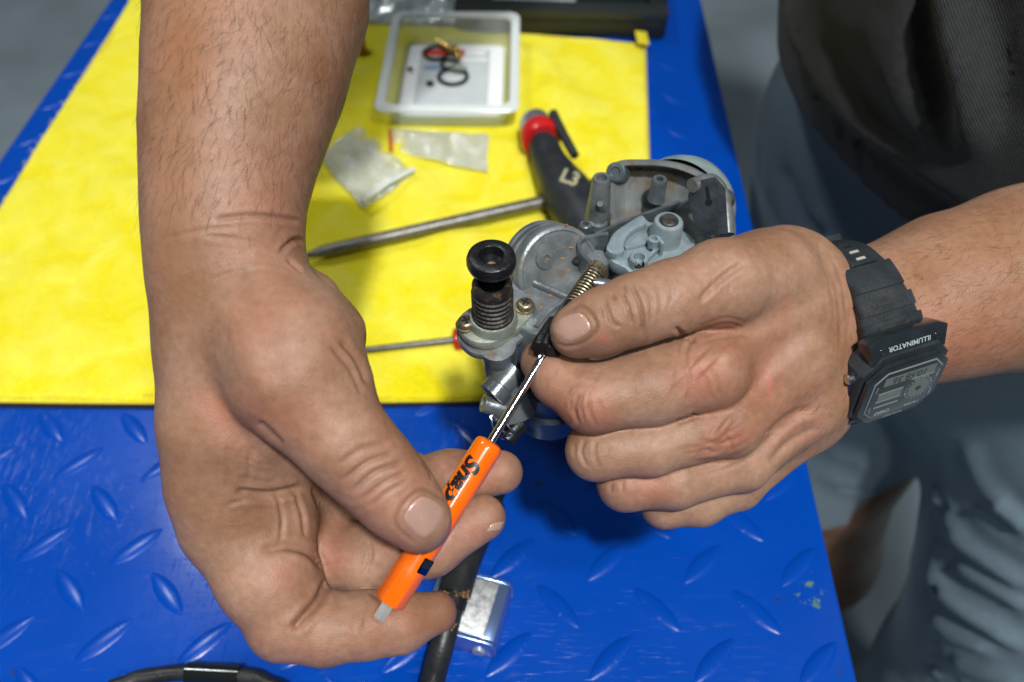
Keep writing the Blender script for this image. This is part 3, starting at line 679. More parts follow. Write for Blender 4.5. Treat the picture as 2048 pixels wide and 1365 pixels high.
# ================================================================== clothes
def cloth_mat(name, c1, c2, rough, scale, ang, bump, sheen=.2):
    m = mat(name, c1, rough, sheen=sheen, spec=.2); nt = m.node_tree; N = nt.nodes; L = nt.links; b = N['Principled BSDF']; tc = N['Texture Coordinate']
    n1 = N.new('ShaderNodeTexNoise'); n1.inputs['Scale'].default_value = 300; n1.inputs['Detail'].default_value = 4; L.new(tc.outputs['Object'], n1.inputs[0])
    c = N.new('ShaderNodeMix'); c.data_type = 'RGBA'; c.inputs[6].default_value = (*c1, 1); c.inputs[7].default_value = (*c2, 1); L.new(n1.outputs[0], c.inputs[0]); L.new(c.outputs[2], b.inputs['Base Color'])
    mp = N.new('ShaderNodeMapping'); mp.inputs['Rotation'].default_value = (R_(20), R_(ang), R_(30)); L.new(tc.outputs['Object'], mp.inputs[0])
    w1 = N.new('ShaderNodeTexWave'); w1.inputs['Scale'].default_value = scale; w1.inputs['Distortion'].default_value = 1.2; w1.inputs['Detail'].default_value = 1; L.new(mp.outputs[0], w1.inputs[0])
    ad = N.new('ShaderNodeMath'); ad.operation = 'ADD'; L.new(w1.outputs[1], ad.inputs[0]); L.new(n1.outputs[0], ad.inputs[1])
    bp = N.new('ShaderNodeBump'); bp.inputs['Strength'].default_value = bump; bp.inputs['Distance'].default_value = .0008; L.new(ad.outputs[0], bp.inputs['Height']); L.new(bp.outputs[0], b.inputs['Normal'])
    return m
M_shirt = cloth_mat('shirt_twill', (.014, .016, .017), (.034, .036, .036), .75, 260, 40, .5, .12)
M_shorts = cloth_mat('shorts_cotton', (.12, .18, .225), (.18, .25, .30), .85, 200, 60, .35, .15)
def w2cam(W):
    d = W - np.array(CAM)[None]; return np.stack([d @ np.array(CR), d @ np.array(CU), d @ np.array(CF)], 1)
# shirt
Fs, vs_ = wfield((.12, .16, .02), (.68, .78, .70), .0045, [
    [(.385, .45, .04, .197), (.39, .455, .16, .213), (.40, .45, .48, .175)], [(.385, .485, .04, .197), (.39, .49, .16, .213), (.40, .49, .48, .175)],
    [(.40, .46, .48, .13), (.39, .46, .60, .085)],
    [(.18, .55, .46, .066), (.31, .61, .53, .088), (.42, .46, .55, .10)], [(.37, .235, .36, .068), (.42, .29, .51, .088), (.40, .46, .55, .10)]], .03)
gx, gy, gz = np.meshgrid(*Fs.ax, indexing='ij')
hem = .058 + .010 * np.sin(gx * 9 + gy * 14); vs_ = np.maximum(vs_, hem - gz)
VS, QS = surface_nets(vs_, Fs.lo, Fs.h); VS = relax(VS, QS, 2); NS = vnormals(VS, QS)
ang = np.arctan2(VS[:, 1] - .46, -(VS[:, 0] - .39))
line = .092 + .030 * np.clip(ang + .9, -1, 2) + .006 * np.sin(ang * 5)
st_ = 1 / (1 + np.exp(-(VS[:, 2] - line) / .0022)); fade = np.exp(-np.clip(VS[:, 2] - line, 0, 1) / .09)
VS = VS - NS * (.0085 * st_ * fade)[:, None] * -1 * (np.abs(NS[:, 2]) < .75)[:, None]
VC = w2cam(VS); QSc = QS
LS = [([(1885, -60), (1905, 60), (1940, 180), (1955, 320)], -7, 34, 0), ([(1840, -60), (1850, 80), (1880, 260)], 3.5, 36, 0), ([(1990, -40), (2010, 120), (2030, 260)], 3, 40, 0),
      ([(1575, -40), (1590, 90), (1660, 220), (1760, 330)], -3, 26, 0), ([(1640, 60), (1720, 210), (1850, 330)], 3, 40, 0), ([(1548, 90), (1600, 230), (1700, 380), (1800, 470)], -2.5, 14, 0), ([(1750, 30), (1790, 160), (1880, 330)], -2, 30, 0)]
VC2, _ = press(VC, QS[:, ::-1], LS, 40, .04); VS = cam2world(VC2)
npmesh('shirt', VS, QS, M_shirt, person)
# shorts
Fq, vq = wfield((.10, .08, -.72), (.70, .82, .16), .0045, [
    [(.40, .43, .10, .155), (.40, .41, -.03, .165)], [(.385, .52, .10, .17), (.375, .53, -.03, .178)],
    [(.37, .52, -.04, .165), (.310, .48, -.20, .118), (.275, .46, -.34, .097), (.272, .46, -.40, .100)],
    [(.43, .36, -.04, .15), (.438, .27, -.24, .108), (.458, .245, -.44, .105), (.468, .24, -.68, .107)]], .025)
gx, gy, gz = np.meshgrid(*Fq.ax, indexing='ij')
vq = np.maximum(vq, np.where((gy - .325) + (.37 - gx) * .6 > 0, -.335, -.66) - gz); vq = np.maximum(vq, gz - .12)
VQ, QQ = surface_nets(vq, Fq.lo, Fq.h); VQ = relax(VQ, QQ, 2)
LQ = [([(1903, 1060), (1949, 1106), (2060, 1178)], -5.0, 15, 0), ([(1853, 1120), (1890, 1189), (1963, 1244), (2060, 1300)], -5.5, 15, 0), ([(1908, 1125), (1972, 1166), (2060, 1218)], -4.4, 13, 0),
      ([(1990, 1000), (2060, 1064)], -4.4, 15, 0), ([(1860, 1235), (1908, 1271), (1985, 1300)], -4.4, 14, 0), ([(1795, 1255), (1816, 1303), (1885, 1358)], -4.4, 14, 0), ([(1844, 885), (1853, 946), (1890, 1024), (1912, 1072)], -3.3, 14, 0),
      ([(1828, 945), (1835, 1033), (1862, 1112)], -3.3, 12, 0), ([(1930, 880), (1960, 960), (2010, 1020)], -2.2, 18, 0), ([(1900, 1320), (1960, 1345), (2050, 1370)], -3.9, 14, 0), ([(1640, 870), (1680, 910), (1740, 930)], -1.7, 18, 0), ([(1640, 940), (1720, 985), (1790, 960)], -1.7, 20, 0),
      ([(1500, 180), (1530, 330), (1600, 460)], -2.2, 18, 0), ([(1560, 330), (1600, 430), (1650, 480)], 4, 14, 0), ([(1490, 300), (1500, 400)], 3, 14, 0)]
VC2, _ = press(w2cam(VQ), QQ[:, ::-1], LQ, 40, .05); VQ = cam2world(VC2)
npmesh('shorts', VQ, QQ, M_shorts, person)

# ================================================================== wrist watch
WC = P(1672, 646, .314)
wa = (P(1900, 590, .324) - P(1700, 650, .3125)).normalized()
wn = camv(-.06, -.68, .73); wn = (wn - wa * wn.dot(wa)).normalized(); wv = wa.cross(wn)
if wv.dot(CU) < 0: wv = -wv
RT = []
for i_ in range(72):
    th_ = 2 * math.pi * i_ / 72; d_ = wn * math.cos(th_) + wv * math.sin(th_); rm = .026
    for o_ in (0, .004, .008):
        h_ = bvh2.ray_cast(WC + wa * o_ + d_ * .07, -d_)
        if h_[0]: rm = max(rm, (h_[0] - WC - wa * o_).dot(d_))
    RT.append(min(rm, .040))
for it_ in range(6): RT = [max(RT[k], (RT[k - 1] + RT[(k + 1) % 72]) / 2) for k in range(72)]
for it_ in range(8): RT = [(RT[k - 1] + RT[(k + 1) % 72] + RT[k]) / 3 for k in range(72)]
def RQ(th):
    x = (th / (2 * math.pi) * 72) % 72; k = int(x); return RT[k] + (RT[(k + 1) % 72] - RT[k]) * (x - k)
RW = RQ(0)
M_res = mat('black_resin', (.018, .023, .027), .42, var=.2, vscale=120, bump=.15, bscale=900)
M_resg = mat('black_bezel', (.014, .019, .023), .26, coat=.5, var=.2, vscale=150)
M_rub = mat('black_rubber', (.012, .013, .014), .6, var=.3, vscale=200, bump=.3, bscale=1200)
M_steel = mat('steel', (.56, .57, .56), .28, metal=1, var=.15, vscale=300)
M_white = mat('white_print', (.34, .42, .43), .5); M_glass = mat('dark_glass', (.016, .019, .020), .06, coat=1)
M_lcd = mat('lcd_grey', (.10, .115, .105), .25, coat=.6); M_lcdk = mat('lcd_dark', (.012, .014, .014), .3, coat=.6); M_silv = mat('silver_print', (.30, .33, .34), .35, metal=.5)
MWT = frame(WC + wn * (RW - .0012), wn, -(wv.cross(wn)) if False else (-wv).cross(wn))
watch = thing('wrist_watch', 'black resin digital wrist watch strapped round the arm on the right', 'watch', WC)
def band(r0, r1, th0, th1, wfun, n=40, off=0):
    V = []; F = []
    for i in range(n + 1):
        th = th0 + (th1 - th0) * i / n; d = wn * math.cos(th) + wv * math.sin(th); hw = wfun(th)
        e = .0006
        for (s_, r) in ((-hw, r0), (-hw, r1 - e), (-hw + e, r1), (hw - e, r1), (hw, r1 - e), (hw, r0)): V.append(WC + d * (r - RW + RQ(th)) + wa * (s_ + off))
    for i in range(n):
        for k in range(6): a = i * 6 + k; b = i * 6 + (k + 1) % 6; F.append((a, b, b + 6, a + 6))
    F.append(tuple(range(6))[::-1]); F.append(tuple(n * 6 + k for k in range(6)))
    return V, F
sb = MB(); sb.add(*band(RW, RW + .0026, .55, 3.4, lambda t: .0124 - .0034 * min(1, max(0, t - .55)))); sb.add(*band(RW, RW + .0026, -3.0, -.5, lambda t: .0105)); strap = sb.build('strap', M_res, watch)
for (t0, t1, hw) in ((.56, .74, .0125), (.83, 1.00, .0115), (1.10, 1.42, .0104)):
    q = MB(); q.add(*band(RW + .0022, RW + .0036, t0, t1, lambda t: hw, 10)); q.build('strap_block', M_res, strap)
for (t0, t1) in ((.645, .685), (.905, .945)):
    q = MB(); q.add(*band(RW + .0035, RW + .0040, t0, t1, lambda t: .0070, 4)); pad = q.build('grip_pad', M_rub, strap)
kp = MB(); kp.add(*band(RW + .0024, RW + .0036, 1.44, 2.25, lambda t: .0052, 16)); kp.build('strap_tail', M_res, strap)
for t in (1.50, 1.62, 1.74):
    q = MB(); q.add(*band(RW + .0034, RW + .0039, t, t + .033, lambda t_: .0022, 3)); q.build('strap_hole', mat('pale_lining', (.35, .33, .29), .6) if t < 1.7 else M_rub, strap)
q = MB(); q.add(*band(RW + .001, RW + .0058, 2.30, 2.44, lambda t: .0110, 8)); q.build('strap_keeper', M_res, strap)
def octo(w_, h_, c): return [(-w_ / 2 + c, -h_ / 2), (w_ / 2 - c, -h_ / 2), (w_ / 2, -h_ / 2 + c), (w_ / 2, h_ / 2 - c), (w_ / 2 - c, h_ / 2), (-w_ / 2 + c, h_ / 2), (-w_ / 2, h_ / 2 - c), (-w_ / 2, -h_ / 2 + c)]
q = MB(); q.prism(MWT, octo(.0362, .0325, .0065), -.004, .0062, .0008); case = q.build('watch_case', M_res, watch)
q = MB(); q.prism(MWT, octo(.0375, .0300, .0068), .0012, .0035, .0004); q.build('case_band', mat('blue_black_resin', (.004, .010, .05), .3, coat=.5), case)
q = MB(); q.prism(MWT, octo(.0338, .0285, .0062), .0060, .0086, .0009); bez = q.build('bezel', M_resg, watch)
q = MB(); q.prism(MWT, octo(.0288, .0226, .0042), .0084, .0089, .0002); q.build('crystal_rim', M_silv, bez)
q = MB(); q.prism(MWT, octo(.0278, .0216, .0040), .0088, .0092, .0001); gl = q.build('crystal', M_glass, watch)
def wtext(body, size, x, y, z, name, m, parent, bold=0, rot=0):
    vs, fs = text_geo(body, size, 0, bold); c_, s_ = math.cos(R_(rot)), math.sin(R_(rot))
    return MB().add([MWT @ Vector((x + v.x * c_ - v.y * s_, y + v.x * s_ + v.y * c_, z)) for v in vs], fs).build(name, m, parent, smooth=False, sharp=0)
zc = .00925
for (x, y, w_, h_) in ((-.0062, .0022, .0104, .0007), (-.0062, -.0018, .0104, .0007), (-.0062, .0050, .0104, .0007), (.0062, -.0048, .0098, .0007)):
    q = MB(); q.box(MWT @ Matrix.Translation((-x, y, zc)), w_, h_, .0001); q.build('display_bar', M_silv, gl)
q = MB(); q.box(MWT @ Matrix.Translation((0, -.0073, zc)), .0215, .0040, .0001); q.build('time_display', M_lcd, gl)
q = MB(); q.box(MWT @ Matrix.Translation((.0062, .0001, zc)), .0100, .0028, .0001); q.build('map_display', M_lcd, gl)
q = MB(); q.lathe(MWT @ Matrix.Translation((-.0064, .0012, zc - .0001)), [(.0044, 0), (.0044, .00015), (0.0001, .00015)], 28); dl = q.build('dial', M_lcd, gl)
q = MB(); q.lathe(MWT @ Matrix.Translation((-.0064, .0012, zc + .00008)), [(.0011, 0), (.0011, .00012), (0.0001, .00012)], 16); q.build('dial_hub', M_lcdk, dl)
for i in range(24):
    a = i * math.pi / 12; q_ = MWT @ Matrix.Translation((-.0064 + .0052 * math.cos(a), .0012 + .0050 * math.sin(a), zc)) @ Matrix.Rotation(a, 4, 'Z')
    if i == 0: tk = MB()
    tk.box(q_, .0009 if i % 2 else .0005, .00022, .0001)
tk.build('minute_track', M_silv, gl)
wtext('10:58 36', .0042, 0, -.0072, zc + .0001, 'digits', M_lcdk, gl, .00006)
wtext('CASIO', .0022, .0066, .0086, zc, 'print', M_white, gl, .00004)
wtext('5 ALARMS', .0014, -.0062, .0089, zc, 'print', M_white, gl, .00002)
wtext('WORLD TIME', .0010, -.0062, -.0040, zc + .0001, 'print', M_white, gl)
for (tx, x, y, r) in (('LIGHT', .0129, .0055, 90), ('MODE', .0129, -.0045, 90), ('ADJUST', -.0129, .0050, -90), ('SEARCH', -.0129, -.0040, -90)):
    wtext(tx, .0010, x, y, zc, 'print', M_white, gl, 0, r)
wtext('WATER RESIST', .0013, 0, .01265, .00865, 'print', M_white, bez)
# lug plates above and below the face, the lower one lettered
for sgn in (-1, 1):
    Ml = MWT @ Matrix.Translation((0, sgn * .0138, .0058)) @ Matrix.Rotation(R_(-24 * sgn), 4, 'X')
    q = MB(); o_ = [(-.0150, -.0004), (.0150, -.0004), (.0162, .0074), (.0118, .0092), (-.0118, .0092), (-.0162, .0074)]
    o_ = [(x, y * sgn) for x, y in o_]; o_ = o_ if sgn > 0 else o_[::-1]
    q.prism(Ml, o_, -.0060, .0002, .0006); lug = q.build('lug_plate', M_resg, watch)
    if sgn < 0:
        vs, fs = text_geo('ILLUMINATOR', .0026, 0, .00005)
        MB().add([Ml @ Vector((v.x * 1.04, v.y - .0044, .00026)) for v in vs], fs).build('print', M_white, lug, smooth=False, sharp=0)
    for x in (-.0112, .0112):
        q = MB(); q.lathe(Ml @ Matrix.Translation((x, sgn * .0042, .0002)), [(.0013, 0), (.0012, .0003), (.0008, .0004), (.0006, .00015), (.0001, .00015)], 16); q.build('lug_screw', M_resg, lug)
for (x, y) in ((1, .0075), (1, -.0062), (-1, .0075), (-1, -.0062)):
    q = MB(); q.lathe(MWT @ Matrix.Translation((x * .0178, y, .0022)) @ Matrix.Rotation(R_(90 * x), 4, 'Y'), [(.0015, 0), (.0019, .0006), (.0019, .0024), (.0015, .0029), (.0001, .0029)], 16); q.build('push_button', M_steel, watch)
# ================================================================== carburettor held over the bench
M_alu = mat('cast_aluminium', (.185, .21, .222), .35, metal=.5, var=.4, vscale=90, dirt=(.13, .10, .065), dscale=75, dthr=.54, bump=.14, bscale=900)
M_alud = mat('dark_casting', (.045, .056, .066), .42, metal=.35, var=.3, vscale=140, bump=.3, bscale=600)
M_zinc = mat('pale_zinc_cover', (.235, .30, .325), .36, metal=.30, var=.10, vscale=180, bump=.2, bscale=900)
M_plate = mat('olive_zinc_plate', (.27, .30, .25), .38, metal=.4, var=.25, vscale=150, dirt=(.15, .11, .05), dscale=160, dthr=.60, bump=.3, bscale=800)
M_blk = mat('black_plastic', (.008, .009, .011), .36, var=.3, vscale=250, dirt=(.07, .05, .03), dscale=260, dthr=.64, bump=.25, bscale=900)
M_blkd = mat('dusty_black_plastic', (.016, .015, .014), .5, var=.3, vscale=250, dirt=(.10, .065, .035), dscale=300, dthr=.55, bump=.3, bscale=900)
M_brass = mat('tarnished_brass', (.27, .235, .155), .36, metal=.85, var=.3, vscale=400, dirt=(.12, .08, .03), dscale=500, dthr=.6)
M_hole = mat('bore_shade', (.006, .006, .007), .7)  # near-black painted for the shade inside slots and bores
M_rust = mat('brown_grit', (.20, .12, .045), .9, var=.4, vscale=900, bump=.6, bscale=1500)
M_chrome = mat('polished_steel', (.62, .63, .64), .12, metal=1, bump=.08, bscale=500)
carb = thing('carburettor', 'dirty grey carburettor gripped between thumb and curled fingers', 'carburettor', P(1180, 560, .30))
ZF = P(985, 655, .287).z
def ccw(o):
    a = sum(o[i][0] * o[(i + 1) % len(o)][1] - o[(i + 1) % len(o)][0] * o[i][1] for i in range(len(o))); return o if a > 0 else o[::-1]
def plan(pts, z, n=4, sm=True):
    o = [on(x, y, z) for x, y in pts]; o = smoothpoly(o, n) if sm else o
    return ccw([(p.x, p.y) for p in o])
I4 = Matrix.Identity(4)
def slab(name, pts, zt, th, m, parent=carb, bev=.0008, n=4, sm=True, z_at=None):
    return MB().prism(I4, plan(pts, zt if z_at is None else z_at, n, sm), zt - th, zt, bev).build(name, m, parent)
def up(px, py, z): return Matrix.Translation(on(px, py, z))
def post(name, px, py, z, prof, m, parent=carb, seg=28, mod=None):
    return MB().lathe(up(px, py, z), prof, seg, mod=mod).build(name, m, parent)

# choke: lobed plate, gasket plate, threaded barrel, neck, round knob, screws
lob = [(914, 645), (922, 628), (945, 612), (985, 600), (1030, 594), (1056, 598), (1067, 613), (1062, 632), (1030, 662), (990, 684), (950, 684), (924, 668)]
plate = slab('choke_plate', lob, ZF, .0040, M_plate, bev=.0010)
lob2 = [(911, 646), (918, 626), (942, 608), (985, 596), (1034, 590), (1062, 596), (1075, 614), (1068, 636), (1032, 669), (990, 691), (948, 691), (920, 671)]
MB().prism(I4, plan(lob2, ZF), ZF - .0075, ZF - .0045, .0008).build('choke_base', M_alu, carb)
rz = ZF; cx = 986; cy = 643
post('choke_boss', cx, cy, rz, [(.0088, -.0005), (.0086, .0022), (.0080, .0034), (.0074, .0036)], M_plate)
def rib(a0, n, p):      # ring profile
    out = []
    for i in range(n):
        z = a0 + p * i; out += [(.0065, z), (.0071, z + p * .18), (.0072, z + p * .45), (.0066, z + p * .62)]
    return out
post('choke_barrel', cx, cy, rz, [(.0062, .003)] + [(.0072, .0032), (.0074, .0048), (.0066, .0052)] + rib(.0056, 5, .0021) + [(.0067, .0163), (.0068, .0186), (.0062, .0197), (.0046, .0194), (.0040, .0186)], M_blkd, seg=40)
post('choke_neck', cx, cy, rz - .0022, [(.0038, .018), (.0040, .0235), (.0052, .0262), (.0054, .0275)], M_blk)
knob = post('choke_knob', cx, cy, rz - .0022, [(.0040, .0262), (.0062, .0262), (.0077, .0274), (.0082, .0290), (.0082, .0306), (.0077, .0321), (.0070, .0326), (.0046, .0327), (.0041, .0324), (.0036, .0300), (.0034, .0294), (.0001, .0293)], M_blk, seg=48)
MB().ball(on(cx, cy, rz) + Vector((0, 0, .0274)), .0017, 10, (1, 1, .55)).build('knob_rivet', M_rust, knob)
def screw(px, py, z, r=.0031, ang=0, parent=carb, m=M_brass):
    Ms = up(px, py, z) @ Matrix.Rotation(R_(ang), 4, 'Z')
    w_ = MB().lathe(Ms, [(r * 1.18, -.0006), (r * 1.18, .0003), (r, .0004), (r, .0013), (r * .92, .0020), (r * .72, .0025), (r * .55, .0026), (.0001, .0026)], 28).build('screw', m, parent)
    q = MB()
    for a in (0, 90): q.box(Ms @ Matrix.Translation((0, 0, .00262)) @ Matrix.Rotation(R_(a), 4, 'Z'), r * 1.1, r * .26, .0001 + .00006 * (a > 0))
    q.build('cross_slot_shade', M_hole, w_)  # dark cross sits on the head, painting the shade of a recess
screw(932, 650, ZF + .0005, ang=25, parent=plate); screw(1050, 614, ZF + .0005, ang=60, parent=plate)
# neck and drain stubs below the choke
MB().tube([on(995, 690, ZF - .004), P(1000, 720, .296), P(1014, 770, .300), P(1030, 830, .304)], [.0066, .0062, .0072, .0080], 18).build('choke_neck_casting', M_alu, carb)
def cyl(name, a, b, prof, m, parent=carb, seg=26):     # prof: (radius, 0..1 along a->b)
    ax = (b - a); L = ax.length; return MB().lathe(frame(a, ax), [(r, t * L) for r, t in prof], seg).build(name, m, parent)
cyl('fuel_stub', P(1030, 738, .296), P(984, 792, .294), [(.0001, 0), (.0050, 0), (.0048, .62), (.0056, .66), (.0056, .98), (.0046, 1), (.0034, 1), (.0032, .8), (.0001, .8)], M_alu)
cyl('drain_stub', P(1030, 822, .300), P(966, 806, .296), [(.0001, 0), (.0042, 0), (.0040, .7), (.0036, .78), (.0034, 1), (.0022, 1), (.0020, .7), (.0001, .7)], M_alu)
q = MB(); c0 = P(1010, 842, .297)
for k in range(3):
    Mt = frame(P(996 + 12 * k, 858 - 7 * k, .297), camv(.8, .45, .3)); q.tube([Mt @ Vector((.0042 * math.cos(a), .0042 * math.sin(a), .0004 * a / 6.28)) for a in [i * .33 for i in range(20)]], .0004, 6)
q.tube([P(984, 842, .294), P(980, 834, .294), P(986, 830, .294), P(992, 838, .295)], .00045, 6)
q.build('hose_clip', M_steel, carb)
cyl('hose_end', P(1040, 845, .302), P(1012, 880, .300), [(.0001, 0), (.0036, 0), (.0036, 1), (.0001, 1)], M_blk)
MB().lathe(Matrix.Translation(P(1098, 800, .318) - Vector((0, 0, .009))), [(.0001, 0), (.0125, 0), (.0140, .002), (.0142, .010), (.0160, .011), (.0160, .015), (.0142, .016), (.0142, .026), (.0001, .026)], 40).build('float_bowl', mat('blue_grey_casting', (.06, .09, .12), .42, metal=.6, var=.2, vscale=120), carb)
# main casting between choke and bracket
zb = ZF - .0010
slab('body_casting', [(1030, 520), (1060, 478), (1120, 455), (1172, 470), (1196, 520), (1222, 600), (1180, 650), (1110, 668), (1060, 668), (1030, 640), (1012, 585)], zb, .034, M_alu, bev=.0030)
q = MB(); q.tube(smoothpoly([on(1032, 528, zb + .0006), on(1050, 540, zb + .0006), on(1062, 562, zb + .0006), on(1100, 580, zb + .0006), on(1160, 606, zb + .0004)], 4, False), .0014, 8); q.build('casting_rib', M_alu, carb)
q = MB(); q.tube(smoothpoly([on(1072, 655, zb + .0004), on(1100, 622, zb + .0004), on(1150, 590, zb + .0004)], 4, False), .0010, 8); q.build('casting_rib', M_alu, carb)
# ribbed round inlet
nI = camv(.42, -.26, .86); cI = P(1119, 543, .3040); MI = frame(cI, nI)
R0 = .0170
q = MB(); q.lathe(MI, [(.0001, -.016), (R0 * .93, -.016), (R0 * .96, -.0145), (R0, -.0140), (R0, -.0118), (R0 * .965, -.0112), (R0 * .965, -.0098), (R0, -.0092), (R0, -.0072), (R0 * .965, -.0066), (R0 * .965, -.0052), (R0, -.0046), (R0, -.0024), (R0 * .985, -.0006), (R0 * .95, 0), (R0 * .90, .0002), (R0 * .87, -.0003), (R0 * .5, .0004), (.0001, .0008)], 64).build('inlet_collar', M_alu, carb)
q = MB(); q.lathe(MI @ Matrix.Translation((-.0062, .0052, .0002)), [(.0040, 0), (.0037, .0010), (.0016, .0013), (.0012, .0004), (.0001, .0003)], 20).build('casting_dimple', M_alu, carb)
q = MB(); q.ball(MI @ Vector((.0078, .0036, .0006)), .0030, 8, (1.2, .8, .5)); q.build('air_port', M_hole, carb)
q = MB(); random.seed(3)
for k in range(11):
    u, v = random.gauss(.001, .004), random.gauss(.004, .004); q.ball(MI @ Vector((u, v, .0006)), random.uniform(.0002, .0007), 4, (1.4, 1, .4))
for k in range(6):
    p = on(random.gauss(1095, 18), random.gauss(605, 14), zb); q.ball(p, random.uniform(.0002, .0006), 4, (1.4, 1, .35))
kind(q.build('rust_specks', mat('orange_rust', (.26, .13, .035), .95, var=.4, vscale=900), carb), 'stuff')
# linkage bracket (bent strip) and long rail
def ribbon(name, pts, z0, z1, th, m, parent=carb, n=4):
    c = smoothpoly([on(x, y, z1) for x, y in pts], n, False); N_ = len(c); V = []; F = []
    for i in range(N_):
        t = (c[min(i + 1, N_ - 1)] - c[max(i - 1, 0)]); s_ = Vector((-t.y, t.x, 0)).normalized() * th / 2
        V += [Vector((c[i].x - s_.x, c[i].y - s_.y, z0)), Vector((c[i].x - s_.x, c[i].y - s_.y, z1)), Vector((c[i].x + s_.x, c[i].y + s_.y, z1)), Vector((c[i].x + s_.x, c[i].y + s_.y, z0))]
    for i in range(N_ - 1):
        for k in range(4): a = i * 4 + k; b = i * 4 + (k + 1) % 4; F.append((a, b, b + 4, a + 4))
    F += [(0, 1, 2, 3)[::-1], tuple((N_ - 1) * 4 + k for k in range(4))]
    return MB().add(V, F).build(name, m, parent)
M_brk = mat('grey_bracket', (.15, .18, .20), .32, metal=.6, var=.2, vscale=200, bump=.2, bscale=800)
slab('casting_well', [(1190, 492), (1200, 470), (1290, 420), (1400, 378), (1450, 400), (1450, 500), (1340, 600), (1236, 600)], ZF - .012, .020, M_alud, bev=.001, sm=False)
ribbon('rail_wall', [(1188, 470), (1240, 445), (1310, 420), (1378, 396), (1400, 380)], ZF - .013, ZF + .0035, .0012, M_brk)
ribbon('link_bracket', [(1216, 466), (1190, 471), (1165, 476), (1158, 490), (1168, 510), (1188, 532), (1203, 556), (1218, 570), (1246, 578)], ZF - .002, ZF + .0082, .0015, M_brk)
MB().tube([P(1186, 566, .283), P(1215, 570, .283), P(1262, 588, .284)], .0020, 12).build('link_rod', M_brk, carb)
MB().tube([P(1186, 572, .286), P(1192, 598, .288)], .0016, 8).build('link_tab', M_alud, carb)
post('guide_boss', 1193, 545, ZF - .006, [(.0048, 0), (.0046, .0070), (.0036, .0082), (.0001, .0082)], M_alu)
# pale cover with boss, pin, ribs
zc_ = ZF + .0040
cov = [(1213, 500), (1216, 484), (1228, 464), (1256, 444), (1284, 430), (1298, 442), (1330, 448), (1364, 458), (1392, 482), (1372, 506), (1330, 530), (1290, 548), (1268, 552), (1250, 536), (1224, 522)]
cover = slab('lever_cover', cov, zc_, .0055, M_zinc, bev=.0010)
slab('cover_rim', [(1213, 498), (1218, 482), (1232, 462), (1258, 444), (1284, 430), (1293, 446), (1272, 456), (1256, 470), (1248, 488), (1248, 502), (1230, 508)], zc_ + .0030, .0034, M_zinc, cover, .0007)
bx_, by_ = 1330, 482
MB().lathe(up(bx_, by_, zc_), [(.0064, -.001), (.0058, .0002), (.0055, .0090), (.0050, .0098), (.0036, .0100), (.0035, .0090)], 36).build('cover_boss', M_zinc, cover)
MB().lathe(up(bx_, by_, zc_), [(.0034, .009), (.0034, .0104), (.0029, .0110), (.0001, .0111)], 28).build('shaft_end', mat('dark_pin', (.10, .10, .09), .5, metal=.8, var=.3, vscale=500), cover)
MB().lathe(up(1276, 530, zc_), [(.0036, -.001), (.0034, .0035), (.0030, .0040), (.0021, .0040), (.0019, .0010), (.0001, .0010)], 24, a0=R_(-60), a1=R_(240)).build('pin_socket', M_zinc, cover)
MB().lathe(up(1276, 530, zc_ + .0004), [(.0020, 0), (.0001, .0002)], 20).build('socket_bore', M_hole, cover)
def bar_(a, b, z, h, wd, name, m, parent):
    A = on(*a, z); B = on(*b, z); d = (B - A); Mx = frame((A + B) / 2 + Vector((0, 0, h / 2)), (0, 0, 1), d)
    return MB().box(Mx, d.length, wd, h, .0003).build(name, m, parent)
bar_((1250, 500), (1304, 486), zc_, .0014, .0014, 'cover_web', M_zinc, cover)
bar_((1292, 524), (1318, 500), zc_, .0022, .0014, 'cover_web', M_zinc, cover)
bar_((1306, 488), (1322, 512), zc_, .0060, .0012, 'cover_web', M_zinc, cover)
MB().lathe(up(1306, 492, zc_ + .002), [(.0021, 0), (.0021, .0034), (.0012, .0036), (.0011, .002), (.0001, .002)], 18).build('cover_eye', M_zinc, cover)
# posts behind the bracket
post('vent_tube', 1195, 437, ZF + .002, [(.0048, 0), (.0046, .004), (.0035, .0192), (.0032, .0199), (.0020, .0199), (.0018, .0170), (.0001, .0170)], M_alu)
MB().tube([on(1212, 434, ZF + .002), on(1200, 408, ZF + .014)], [.0024, .0012], 8).build('vent_web', M_alu, carb)
post('jet_post', 1169, 474, ZF + .001, [(.0024, 0), (.0023, .0062), (.0019, .0066), (.0012, .0066), (.0011, .004), (.0001, .004)], M_brk)
post('jet_post', 1313, 398, ZF + .006, [(.0036, 0), (.0032, .0010), (.0030, .0092), (.0026, .0098), (.0014, .0098), (.0012, .006), (.0001, .006)], M_brk)
post('plug_seat', 1197, 446, ZF + .003, [(.0036, -.002), (.0034, .0006), (.0024, .0008), (.0022, .0001), (.0001, .0001)], M_alu)
